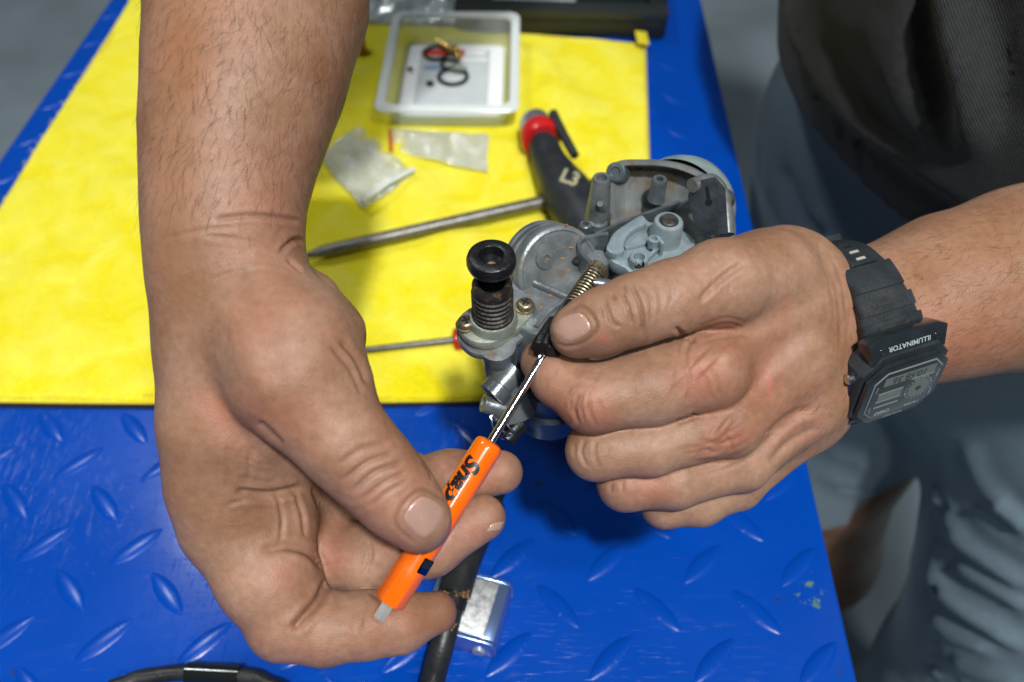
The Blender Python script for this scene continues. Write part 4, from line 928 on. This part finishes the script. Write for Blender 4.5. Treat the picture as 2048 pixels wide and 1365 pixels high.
# big diaphragm housing on the right
nD = camv(-.42, -.16, .88); cD = P(1338, 418, .318)
def onpl(px, py, o, n_):
    v = CF + CR * ((px - 1024) / FPX) + CU * ((682.5 - py) / FPX); return CAM + v * ((o - CAM).dot(n_) / v.dot(n_))
MD = frame(cD, nD, CU); MDi = MD.inverted()
fo = [(1216, 362), (1219, 335), (1238, 322), (1275, 320), (1325, 322), (1370, 332), (1412, 352), (1440, 380), (1456, 425), (1460, 480), (1446, 535), (1400, 575), (1330, 580), (1270, 555), (1232, 500), (1218, 430)]
fo = ccw([tuple((MDi @ onpl(x, y, cD, nD)).to_2d()) for x, y in fo]); fo = smoothpoly(fo, 4); nf_ = len(fo); cf = sum(fo, Vector((0, 0, 0)) if len(fo[0]) == 3 else Vector((0, 0))) / nf_
def loftpoly(rings):      # (scale, z) rings of the flange outline
    V = []; F = []
    for (s_, z) in rings:
        for p in fo: q_ = cf + (p - cf) * s_; V.append(MD @ Vector((q_[0], q_[1], z)))
    for j in range(len(rings) - 1):
        for i in range(nf_): k = (i + 1) % nf_; F.append((j * nf_ + i, j * nf_ + k, (j + 1) * nf_ + k, (j + 1) * nf_ + i))
    F.append(tuple((len(rings) - 1) * nf_ + i for i in range(nf_))); return MB().add(V, F)
loftpoly([(.98, -.0034), (1, -.0030), (1, -.0006), (.985, 0), (.90, 0), (.885, -.0006), (.86, -.0060), (.80, -.0085), (.6, -.0090), (.3, -.0090)]).build('diaphragm_flange', mat('pale_casting', (.20, .22, .222), .34, metal=.4, var=.25, vscale=90, dirt=(.15, .12, .08), dscale=60, dthr=.52, bump=.12, bscale=900), carb)
loftpoly([(1.0, -.0030), (1.014, -.0036), (1.018, -.0060), (1.014, -.0095), (.95, -.0110)]).build('cover_flange', mat('silver_casting', (.30, .33, .33), .34, metal=.4, var=.15, vscale=100), carb)
RD = .0210
q = MB(); q.lathe(frame(P(1352, 425, .326), camv(-.55, -.36, .75), CU), [(RD * 1.02, .002), (RD * 1.02, -.0060), (RD * .97, -.0110), (RD * .86, -.0150), (RD * .5, -.0175), (.0001, -.0180)], 64).build('diaphragm_dome', mat('pale_green_dome', (.26, .35, .345), .38, metal=.15, var=.12, vscale=120, bump=.15, bscale=700), carb)
for (x, y) in ((1232, 345), (1442, 400)):
    Mx = frame(onpl(x, y, cD, nD) , nD)
    MB().lathe(Mx, [(.0001, -.006), (.0042, -.006), (.0040, .0004), (.0034, .0010), (.0021, .0010), (.0019, .0002), (.0001, .0002)], 24).build('flange_lug', M_brk, carb)
zpl = ZF + .006
Mp = frame(P(1416, 416, .296), camv(-.62, -.30, .72), CU)
MB().prism(Mp, [(-.0100, -.0060), (.0060, -.0072), (.0105, -.0040), (.0098, .0046), (.0052, .0072), (-.0100, .0060)], -.0012, .0004, .0004).build('side_plate', M_alud, carb)
q = MB(); q.box(Mp @ Matrix.Translation((.0046, -.001, .0005)), .0062, .0013, .0002); q.lathe(Mp @ Matrix.Translation((.0020, -.001, .0005)), [(.0013, -.0001), (.0013, .0002), (.0001, .0002)], 14); q.build('plate_slot', M_hole, carb)
MB().tube(smoothpoly([P(1384, 372, .296), P(1420, 362, .300), P(1440, 380, .302), P(1450, 420, .300), P(1454, 470, .298)], 5, False), .0027, 14).build('plate_edge', mat('worn_rim', (.26, .28, .28), .3, metal=.6, var=.2, vscale=200), carb)
# idle screw: spring on its rod, knurled end, black fluted knob
a0 = P(1189, 548, .286); a1 = P(1142, 618, .278); ax = (a1 - a0).normalized(); Ls = (a1 - a0).length; MSp = frame(a0, ax)
q = MB(); nt_ = 12.5; q.tube([MSp @ Vector((.0032 * math.cos(t), .0032 * math.sin(t), Ls * t / (2 * math.pi * nt_))) for t in [2 * math.pi * nt_ * i / 260 for i in range(261)]], .00046, 7); q.build('idle_spring', M_brass, carb)
MB().lathe(MSp, [(.0001, -.002), (.0020, -.002), (.0020, Ls + .002), (.0001, Ls + .002)], 16).build('idle_rod', M_alud, carb)
MB().lathe(MSp @ Matrix.Translation((0, 0, -.0036)), [(.0001, 0), (.0030, 0), (.0036, .0006), (.0036, .0030), (.0030, .0036), (.0001, .0036)], 40, mod=lambda a, z: 1 + .03 * math.cos(a * 20)).build('spring_seat', M_brass, carb)
k0 = P(1144, 616, .2770); k1 = P(1088, 706, .2640); Mk = frame(k0, k1 - k0); Lk = (k1 - k0).length
fl = lambda a, z: 1 + (.075 * math.cos(a * 8) if z > Lk * .42 else .02 * math.cos(a * 6))
MB().lathe(Mk, [(.0001, 0), (.0032, 0), (.0037, .0005), (.0037, Lk * .36), (.0042, Lk * .40), (.0049, Lk * .46), (.0050, Lk * .9), (.0044, Lk), (.0022, Lk * 1.01), (.0001, Lk * .98)], 64, mod=fl).build('idle_knob', M_blk, carb)

# ================================================================== the orange pocket screwdriver
M_or = mat('orange_plastic', (.86, .135, .002), .25, coat=.5, var=.05, vscale=200); M_ink = mat('black_print', (.008, .008, .01), .4)
s0 = P(1088, 712, .2655); s1 = P(982, 884, .2600); s2 = P(777, 1207, .2520); s3 = P(757, 1238, .2512)
dr = thing('screwdriver', 'orange handled pocket screwdriver with short bright blade held in fingers', 'screwdriver', s1)
axd = (s2 - s1).normalized(); Lh = (s2 - s1).length
Mh = frame(s1, axd, CT)          # local z runs down the handle, local x faces the camera
RH = .0047
def hexmod(a, z): 
    k = min(1, max(0, (z - Lh * .74) / .003)); h = math.cos(math.pi / 6) / math.cos(((a + math.pi / 6) % (math.pi / 3)) - math.pi / 6)
    k *= .6; return 1 * (1 - k) + k * h * 1.08
MB().lathe(Mh, [(.0001, -.0002), (.0026, -.0002), (RH * .86, .0004), (RH * .98, .0014), (RH, .003), (RH, Lh * .3), (RH, Lh * .73), (RH * 1.0, Lh * .745), (RH * 1.02, Lh * .78), (RH * 1.02, Lh - .0012), (RH * .9, Lh - .0002), (.0022, Lh), (.0001, Lh)], 72, mod=hexmod).build('handle', M_or, dr)
bl = frame(s0, s1 - s0, CT); Lb = (s1 - s0).length
MB().lathe(bl, [(.0012, .004), (.00135, .008), (.00135, Lb + .003)], 24).build('blade_shank', M_chrome, dr)
MB().prism(frame(s0, s1 - s0, CT), [(-.0004, -.0016), (.0004, -.0016), (.0010, -.0008), (.0012, 0), (.0010, .0008), (.0004, .0016), (-.0004, .0016), (-.0010, .0008), (-.0012, 0), (-.0010, -.0008)], 0, .0045, .0002).build('blade_tip', M_chrome, dr)
MB().prism(frame(s2 - axd * .001, axd, CT), [(.0021 * math.cos(R_(60 * k)), .0021 * math.sin(R_(60 * k))) for k in range(6)], 0, (s3 - s2).length + .001, .0003).build('butt_cap', mat('bright_steel', (.62, .62, .60), .38, metal=.6), dr)
q = MB(); q.box(Mh @ Matrix.Rotation(R_(-48), 4, 'Z') @ Matrix.Translation((RH * .93, 0, Lh * .735)), .0013, .0040, .0052, .0004); q.build('end_clip', mat('dark_blue_clip', (.06, .09, .15), .12, metal=1), dr)
vs, fs = text_geo('Snap-on', .0078, .28, .00036)
def wrap(v):       # lettering runs down the handle
    a = -v.y / RH + R_(22); z = Lh * .335 + v.x * 1.0; r = RH + .00005
    return Mh @ Vector((r * math.cos(a), r * math.sin(a), z))
MB().add([wrap(v) for v in vs], fs).build('print', M_ink, dr, smooth=True, sharp=0)
# ================================================================== things lying on the bench
# --- long screwdriver behind, shaft towards the left
ZT = .0065
a = on(608, 512, ZT + .004); b = on(1086, 404, ZT + .006); dv = (b - a).normalized()
ls = thing('screwdriver', 'long plain steel screwdriver shaft pointing left across the yellow towel', 'screwdriver', a)
M_shaft = mat('dull_steel', (.17, .165, .15), .42, metal=.75, var=.25, vscale=220, bump=.2, bscale=900)
MB().tube([a, a + dv * .007, a + dv * .013, b], [.0012, .0028, .0040, .0042], 20).build('shaft', M_shaft, ls)
MB().lathe(frame(b - dv * .002, dv), [(.0001, 0), (.0058, 0), (.0064, .002), (.0064, .006), (.0056, .010), (.0075, .014), (.0080, .06), (.0070, .07), (.0001, .071)], 24).build('handle', M_blk, ls)
# --- small screwdriver with the red handle half hidden by the carburettor
a = on(640, 711, .0060); b = on(908, 680, .0085); dv = (b - a).normalized()
ss = thing('screwdriver', 'small screwdriver with thin shaft and red handle poking out beside the carburettor', 'screwdriver', a)
MB().tube([a, a + dv * .004, b + dv * .002], [.0010, .0019, .0019], 14).build('shaft', M_shaft, ss)
M_red = mat('red_plastic', (.50, .010, .012), .32, coat=.3, var=.1)
MB().lathe(frame(b, dv), [(.0001, 0), (.0060, 0), (.0066, .0008), (.0066, .022), (.0055, .025), (.0001, .025)], 28, mod=lambda a_, z: 1 + .02 * math.cos(a_ * 6)).build('handle', M_red, ss)
# --- black grip tool with red collar and chrome head
zt = .019
pth = [(1066, 236), (1076, 262), (1084, 284), (1096, 318), (1118, 360), (1146, 405), (1176, 452), (1192, 478)]
pt = [on(x, y, zt) for x, y in pth]
gt = thing('grip_tool', 'black bodied hand tool with red collar and chrome head on the towel', 'hand tool', pt[3])
def seg_tube(name, i0, i1, rpx, m, parent, nseg=28):
    c = smoothpoly(pt[i0:i1 + 1], 8, False); n_ = len(c); rr = []
    for k in range(n_):
        f_ = k / (n_ - 1) * (len(rpx) - 1); j = min(int(f_), len(rpx) - 2); r_ = rpx[j] + (rpx[j + 1] - rpx[j]) * (f_ - j)
        rr.append(r_ * (c[k] - CAM).dot(CF) / FPX)
    return MB().tube(c, rr, nseg).build(name, m, parent)
seg_tube('chrome_head', 0, 1, [18, 31, 35, 36], mat('satin_chrome', (.7, .71, .72), .3, metal=.9), gt); seg_tube('collar', 1, 2, [36, 40, 41, 38], M_red, gt)
M_grip = mat('soft_black_grip', (.018, .022, .026), .5, var=.2, vscale=80)
seg_tube('grip', 2, 7, [26, 33, 35, 42, 50, 54, 54, 50, 44], M_grip, gt)
MB().tube([on(1106, 226, .030), on(1122, 262, .028), on(1150, 312, .026)], [.0032, .0036, .0030], 12).build('lever', mat('dark_lever', (.05, .055, .06), .4, metal=.6), gt)
vs, fs = text_geo('L3', .0200, .1, .0006)
ctr = P(1140, 352, 1) - CAM; hb = None
gm = [o for o in gt.children if o.name.startswith('grip')][0]
gbv = BVHTree.FromPolygons([v.co + world_loc(gt) for v in gm.data.vertices], [tuple(p.vertices) for p in gm.data.polygons])
def onto(bv, px, py, lift):
    d = (P(px, py, 1) - CAM).normalized(); h = bv.ray_cast(CAM, d)
    return h[0] - d * lift if h[0] else None
V = []
for v in vs:
    sx, sy = v.x * 1900, v.y * 1900; c_, s_ = math.cos(R_(20)), math.sin(R_(20))
    p = onto(gbv, 1139 + sx * c_ + sy * s_, 356 + sx * s_ - sy * c_, .0004); V.append(p if p else gm.location)
MB().add(V, fs).build('print', mat('cream_print', (.42, .40, .24), .6), gt, smooth=False, sharp=0)

# --- clear parts box with a printed card, rings and jets inside
def clear_mat(name, tint, rough, k, bump=0, bs=80, gw=.07):
    m = bpy.data.materials.new(name); m.use_nodes = True; nt = m.node_tree; N = nt.nodes; L = nt.links; N.remove(N['Principled BSDF'])
    t = N.new('ShaderNodeBsdfTransparent'); t.inputs[0].default_value = (*tint, 1); g = N.new('ShaderNodeBsdfGlossy'); g.inputs['Roughness'].default_value = rough
    d = N.new('ShaderNodeBsdfDiffuse'); d.inputs[0].default_value = (.80, .86, .86, 1); fr = N.new('ShaderNodeFresnel'); fr.inputs[0].default_value = 1.5
    m1 = N.new('ShaderNodeMixShader'); m1.inputs[0].default_value = k; L.new(t.outputs[0], m1.inputs[1]); L.new(d.outputs[0], m1.inputs[2])
    m2 = N.new('ShaderNodeMixShader'); mx = N.new('ShaderNodeMath'); mx.operation = 'MULTIPLY_ADD'; mx.inputs[1].default_value = .85; mx.inputs[2].default_value = .0; mx.use_clamp = True
    m2.inputs[0].default_value = gw; L.new(m1.outputs[0], m2.inputs[1]); L.new(g.outputs[0], m2.inputs[2]); L.new(m2.outputs[0], N['Material Output'].inputs[0])
    if bump:
        tc = N.new('ShaderNodeTexCoord'); n_ = N.new('ShaderNodeTexNoise'); n_.inputs['Scale'].default_value = bs; n_.inputs['Detail'].default_value = 3; L.new(tc.outputs['Object'], n_.inputs[0])
        bp = N.new('ShaderNodeBump'); bp.inputs['Strength'].default_value = bump; bp.inputs['Distance'].default_value = .004; L.new(n_.outputs[0], bp.inputs['Height']); L.new(bp.outputs[0], g.inputs['Normal']); L.new(bp.outputs[0], fr.inputs['Normal'])
    return m
M_clear = clear_mat('clear_plastic', (.98, 1, 1), .10, .15); M_rim = clear_mat('frosted_rim', (.95, .98, .99), .2, .75); M_film = clear_mat('clear_film', (.99, 1, .99), .06, .30, 1.3, 150, .20)
zr = .026
cb = [on(757, 222, zr), on(1045, 224, zr), on(1031, 28, zr), on(781, 24, zr)]; cc_ = sum(cb, Vector()) / 4
box = thing('parts_box', 'clear plastic box of small parts standing on the yellow towel', 'box', (cc_.x, cc_.y, .005))
def loopq(s_, z, n_=6, r=.008):
    xa = (cb[1] - cb[0]); ya = ((cb[3] - cb[0]) + (cb[2] - cb[1])) / 2; W_, H_ = ((cb[1] - cb[0]).length + (cb[2] - cb[3]).length) / 2, ya.length
    xa = xa.normalized(); ya = (ya - xa * ya.dot(xa)).normalized()
    return [Vector((cc_.x, cc_.y, z)) + xa * p[0] + ya * p[1] for p in rrect(W_ - 2 * s_, H_ - 2 * s_, r, n_)]
def shell(rings, cap=True):
    V = []; F = []; n_ = len(rings[0])
    for r in rings: V += r
    for j in range(len(rings) - 1):
        for i in range(n_): k = (i + 1) % n_; F.append((j * n_ + i, j * n_ + k, (j + 1) * n_ + k, (j + 1) * n_ + i))
    if cap: F.append(tuple((len(rings) - 1) * n_ + i for i in range(n_)))
    return MB().add(V, F)
shell([loopq(.0055, zr), loopq(.0075, .012), loopq(.0085, .0075), loopq(.0095, .0065)]).build('box_wall', M_clear, box)
shell([loopq(.0105, .0078), loopq(.0090, .012), loopq(.0070, zr)][::-1], True).build('inner_wall', M_clear, box)
shell([loopq(.0060, zr - .001), loopq(0, zr - .0016), loopq(-.0006, zr), loopq(.0004, zr + .0012), loopq(.0060, zr + .0014), loopq(.0066, zr - .001)], False).build('rim', M_rim, box)
xa = (cb[1] - cb[0]).normalized(); ya = Vector((-xa.y, xa.x, 0)); MBX = Matrix((xa, ya, Vector((0, 0, 1)))).transposed().to_4x4(); MBX.translation = Vector((cc_.x, cc_.y, 0))
for sx in (-1, 1):
    for sy in (-1, 1):
        MB().prism(MBX @ Matrix.Translation((sx * .030, sy * .036, 0)), rrect(.014, .010, .002), .0048, .0064, .0004).build('box_foot', M_rim, box)
MB().prism(MBX, rrect((cb[1] - cb[0]).length - .024, .098, .006), .0079, .0085, .0001).build('glare_sheet', mat('glare_sheet', (.80, .82, .82), .5), box)  # white sheet added over the box floor for the glare inside
M_card = mat('printed_card', (.48, .52, .53), .6, var=.05); M_cred = mat('red_print', (.55, .05, .04), .6); M_cw = mat('white_label', (.72, .74, .74), .6)
card = tag(MB().prism(MBX @ Matrix.Translation((0, .002, 0)), rrect(.056, .078, .002), .0088, .0094, .0001).build('card', M_card), 'grey printed card with red header lying in the clear box', 'card')
for (x, y, w_, h_, m, nm) in ((-.010, .034, .034, .009, M_cred, 'red_header'), (.016, .034, .016, .007, M_cw, 'white_panel'), (.006, .024, .040, .004, M_cw, 'white_panel'), (-.016, .012, .016, .006, mat('blue_print', (.2, .3, .42), .6), 'blue_panel')):
    MB().prism(MBX @ Matrix.Translation((x, .002 + y, 0)), rrect(w_, h_, .0005), .0095, .0097).build(nm, m, card)
M_oring = mat('black_rubber_ring', (.010, .010, .011), .45); M_br2 = mat('bright_brass', (.55, .36, .10), .3, metal=.9, var=.2, vscale=300)
def ring(px, py, r, t, label, nm='o_ring', m=M_oring):
    c = on(px, py, .0112); V = MB(); V.lathe(Matrix.Translation(c), [(r + t * math.cos(a_), t * math.sin(a_)) for a_ in [2 * math.pi * k / 10 for k in range(11)]], 32)
    return tag(V.build(nm, m), label, 'ring', 'rings in the parts box')
ring(906, 153, .0110, .0016, 'largest black rubber ring lying at the front of the parts box')
ring(872, 106, .0095, .0014, 'black rubber ring lying beneath the brass jets, left of centre')
ring(898, 128, .0060, .0013, 'small black rubber ring between the two larger rings')
ring(860, 167, .0018, .0013, 'tiny black washer on the card front left of the largest ring')
ring(820, 138, .0012, .0010, 'tiny black washer by the left wall of the parts box')
for (px, py, dx, dy, L_, lb) in ((890, 92, -.6, .5, .018, 'brass jet leaning left among the rings in the box'), (914, 108, .2, -1, .020, 'brass jet pointing to the front among the rings in the box'), (918, 136, .9, -.4, .013, 'dark stubby jet just behind the largest ring')):
    c = on(px, py, .0150); ax = Vector((dx, dy, .12)).normalized()
    tag(MB().lathe(frame(c - ax * L_ / 2, ax), [(.0001, 0), (.0030, 0), (.0034, .001), (.0034, L_ * .3), (.0024, L_ * .33), (.0024, L_ * .75), (.0016, L_ * .78), (.0016, L_), (.0001, L_)], 16).build('brass_jet', M_br2 if 'stubby' not in lb else M_plate), lb, 'jet', 'jets in the parts box')

# --- crumpled clear bags
def film(name, quad, label, seed, amp, lift, n=44, seal=None, grp='clear plastic bags'):
    q_ = [on(x, y, lift) for x, y in quad]; V = []; F = []
    for j in range(n + 1):
        for i in range(n + 1):
            u, v = i / n, j / n; p = (q_[0] * (1 - u) + q_[1] * u) * (1 - v) + (q_[3] * (1 - u) + q_[2] * u) * v
            e = min(u, 1 - u, v, 1 - v); w_ = min(1, e * 7)
            h = abs(noise.noise(p * 38 + Vector((seed, 0, 0)))) * 1.3 + .6 * abs(noise.noise(p * 95 + Vector((0, seed, 0)))) + .25 * noise.noise(p * 210)
            p = p + Vector((noise.noise(p * 60), noise.noise(p * 60 + Vector((9, 0, 0))), 0)) * .0012; p.z = lift + amp * (h * (.35 + .65 * w_)); V.append(p)
    for j in range(n):
        for i in range(n): a_ = j * (n + 1) + i; F.append((a_, a_ + 1, a_ + n + 2, a_ + n + 1))
    V2 = [Vector((p.x, p.y, lift - .0006 + .25 * (p.z - lift))) for p in V]
    o = tag(MB().add(V, F).add(V2, F).build(name, M_film, None, sharp=0), label, 'bag', grp)
    return o, q_
b1, qa = film('plastic_bag', [(634, 312), (716, 254), (830, 352), (726, 417)], 'crumpled clear plastic bag lying on the towel beside the forearm', 2.0, .0105, .0075)
b2, qb = film('plastic_bag', [(781, 302), (975, 344), (976, 270), (778, 256)], 'flat clear zip bag lying on the towel in front of the parts box', 7.0, .0070, .0072)
MB().tube([qa[3] + Vector((0, 0, .006)), (qa[3] + qa[2]) / 2 + Vector((0, 0, .008)), qa[2] + Vector((0, 0, .006))], .0016, 8).build('bag_seal', M_rim, b1)
A_, B_ = on(780, 262, .0125), on(782, 300, .0125); MB().tube([A_, (A_ + B_) / 2, B_], .0012, 8).build('zip_strip', M_cred, b2)
b3, qc = film('plastic_bag', [(716, 46), (925, 48), (930, -70), (716, -70)], 'bluish white plastic bag lying behind the parts box', 11.0, .016, .006)
b3.data.materials[0] = clear_mat('blue_white_film', (.8, .92, 1), .12, .60, .7, 70, .15)
# --- dark tray at the back
ztr = .024
tq = [on(918, 20, ztr), on(1353, 33, ztr), on(1330, -150, ztr), on(905, -150, ztr)]; tcn = sum(tq, Vector()) / 4
tray = thing('tray', 'black tray with glossy dark green inside at the back of the bench', 'tray', (tcn.x, tcn.y, .001))
txa = (tq[1] - tq[0]).normalized(); tya = Vector((-txa.y, txa.x, 0)); MTR = Matrix((txa, tya, Vector((0, 0, 1)))).transposed().to_4x4(); MTR.translation = Vector((tcn.x, tcn.y, 0))
TWd, THt = (tq[1] - tq[0]).length, (tq[3] - tq[0]).length * .98
M_tray = mat('black_tray', (.012, .014, .015), .4, var=.2, vscale=60, bump=.2, bscale=500)
MB().prism(MTR, rrect(TWd, THt, .006), .0015, .016, .001).build('tray_base', M_tray, tray)
for (x, y, w_, h_) in ((0, -THt / 2 + .008, TWd, .016), (0, THt / 2 - .008, TWd, .016), (-TWd / 2 + .008, 0, .016, THt - .034), (TWd / 2 - .008, 0, .016, THt - .034)):
    MB().prism(MTR @ Matrix.Translation((x, y, 0)), rrect(w_, h_, .003), .0163, .024, .001).build('tray_rim', mat('grey_tray_rim', (.022, .025, .025), .4) if y < -.01 else M_tray, tray)
MB().prism(MTR, rrect(TWd - .036, THt - .036, .002), .0163, .0172).build('tray_floor', mat('dark_green_gloss', (.003, .014, .011), .12, coat=.5), tray)
sh, _ = film('plastic_bag', [(985, 16), (1150, 20), (1150, -60), (985, -60)], 'clear plastic bag lying in the black tray', 17.0, .008, .0195)
# --- little orange cap peeping out behind the forearm
cpt = tag(MB().lathe(Matrix.Translation(on(716, 96, .006)), [(.0001, .012), (.0050, .012), (.0062, .0108), (.0066, 0), (.0001, 0)], 24).build('cap', mat('orange_red_plastic', (.60, .09, .02), .4)), 'small orange red cap on the towel half hidden behind the forearm', 'cap')

# --- polished steel buckle under the hose, hoses
zb_ = .017
A, B, C_, D_ = on(880, 1133, zb_), on(1022, 1170, zb_), on(990, 1287, zb_), on(850, 1252, zb_)
ax = (B - A).normalized(); ay = Vector((-ax.y, ax.x, 0)); bc = (A + B + C_ + D_) / 4; bc.z = .0005
Mb = Matrix((ax, ay, Vector((0, 0, 1)))).transposed().to_4x4(); Mb.translation = bc
bw, bh = (B - A).length, (A - D_).length
bk = thing('steel_buckle', 'bright steel buckle with round pin lying on the blue bench', 'buckle', bc)
M_br = mat('brushed_steel', (.58, .60, .61), .42, metal=.75, var=.08, vscale=420, bump=.10, bscale=1600); M_pol = mat('reflection_tinted_steel', (.22, .33, .60), .22, metal=.75)  # blue of the mirrored bench is put into the polished steel's colour
sec = [(-bw / 2, 0), (bw / 2 - .004, 0), (bw / 2 - .0012, .0012), (bw / 2, .004), (bw / 2, zb_ - .005), (bw / 2 - .0014, zb_ - .0015), (bw / 2 - .005, zb_), (-bw / 2, zb_)]
Msec = Mb @ Matrix(((1, 0, 0, 0), (0, 0, -1, 0), (0, 1, 0, 0), (0, 0, 0, 1)))
MB().prism(Msec, sec, -bh / 2 + .0012, bh / 2 - .0012, .0006).build('buckle_body', M_pol, bk)
MB().prism(Mb @ Matrix.Translation((-.002, 0, 0)), rrect(bw - .0075, bh - .0028, .0006), zb_ - .0004, zb_ + .0006, .0004).build('top_plate', M_br, bk)
sec2 = [(x * 1.012, z * 1.0 - .0001 + (.0004 if z else 0)) for x, z in sec]
for sgn in (-1, 1):
    MB().prism(Msec, sec2, sgn * (bh / 2) - .0008, sgn * (bh / 2) + .0008, .0003).build('end_plate', M_pol, bk)
MB().lathe(Mb @ Matrix.Translation((bw / 2 - .0075, -bh / 2 - .0006, .0065)) @ Matrix.Rotation(R_(90), 4, 'X'), [(.0001, -.001), (.0030, -.001), (.0030, .0012), (.0026, .0016), (.0001, .0016)], 22).build('pin', M_br, bk)
M_hose = mat('black_rubber_hose', (.016, .018, .019), .42, var=.3, vscale=120, dirt=(.09, .065, .03), dscale=220, dthr=.66, bump=.2, bscale=700)
hp = [on(1000, 950, .008), on(980, 1010, .016), on(936, 1105, .0240), on(914, 1170, .0252), on(902, 1218, .0252), on(884, 1290, .0215), on(868, 1350, .014), on(850, 1440, .008), on(830, 1750, .008)]
hose = thing('rubber_hose', 'black rubber hose with thick sleeve lying across the steel buckle', 'hose', hp[3])
d_ = .37 / FPX
MB().tube(smoothpoly(hp, 6, False), 24 * d_, 22).build('hose', M_hose, hose)
MB().tube(smoothpoly(hp[1:4] + [on(908, 1192, .0252)], 6, False), [33 * d_] * 19, 24).build('sleeve', M_hose, hose)
MB().tube([on(908, 1191, .0252), on(905, 1204, .0252), on(901, 1222, .0252)], [29 * d_, 29 * d_, 27 * d_], 24).build('hose_cuff', M_blk, hose)
q = MB(); random.seed(5)
for (px, py, n_, r_) in ((905, 1190, 90, 34), (888, 1252, 40, 26)):
    for k in range(n_):
        q.ball(on(px + random.uniform(-r_, r_), py + random.gauss(0, 4), .0248 + .0078 * random.uniform(.6, 1)), random.uniform(.0002, .0007), 4)
kind(q.build('grit', M_rust, hose), 'stuff')
h2p = [on(40, 1900, .008), on(190, 1430, .010), on(255, 1366, .010), on(310, 1352, .010), on(375, 1346, .010), on(480, 1352, .010), on(530, 1366, .010), on(605, 1430, .010), on(760, 1800, .008)]
cab = thing('black_cable', 'black cable with shiny sleeve curving over the bench below the hand', 'cable', h2p[4])
MB().tube(smoothpoly(h2p, 6, False), 15 * d_, 18).build('cable', M_hose, cab)
MB().tube(smoothpoly(h2p[4:6], 6, False), 20 * d_, 20).build('cable_sleeve', mat('gloss_black_sleeve', (.008, .010, .010), .2, coat=.4), cab)
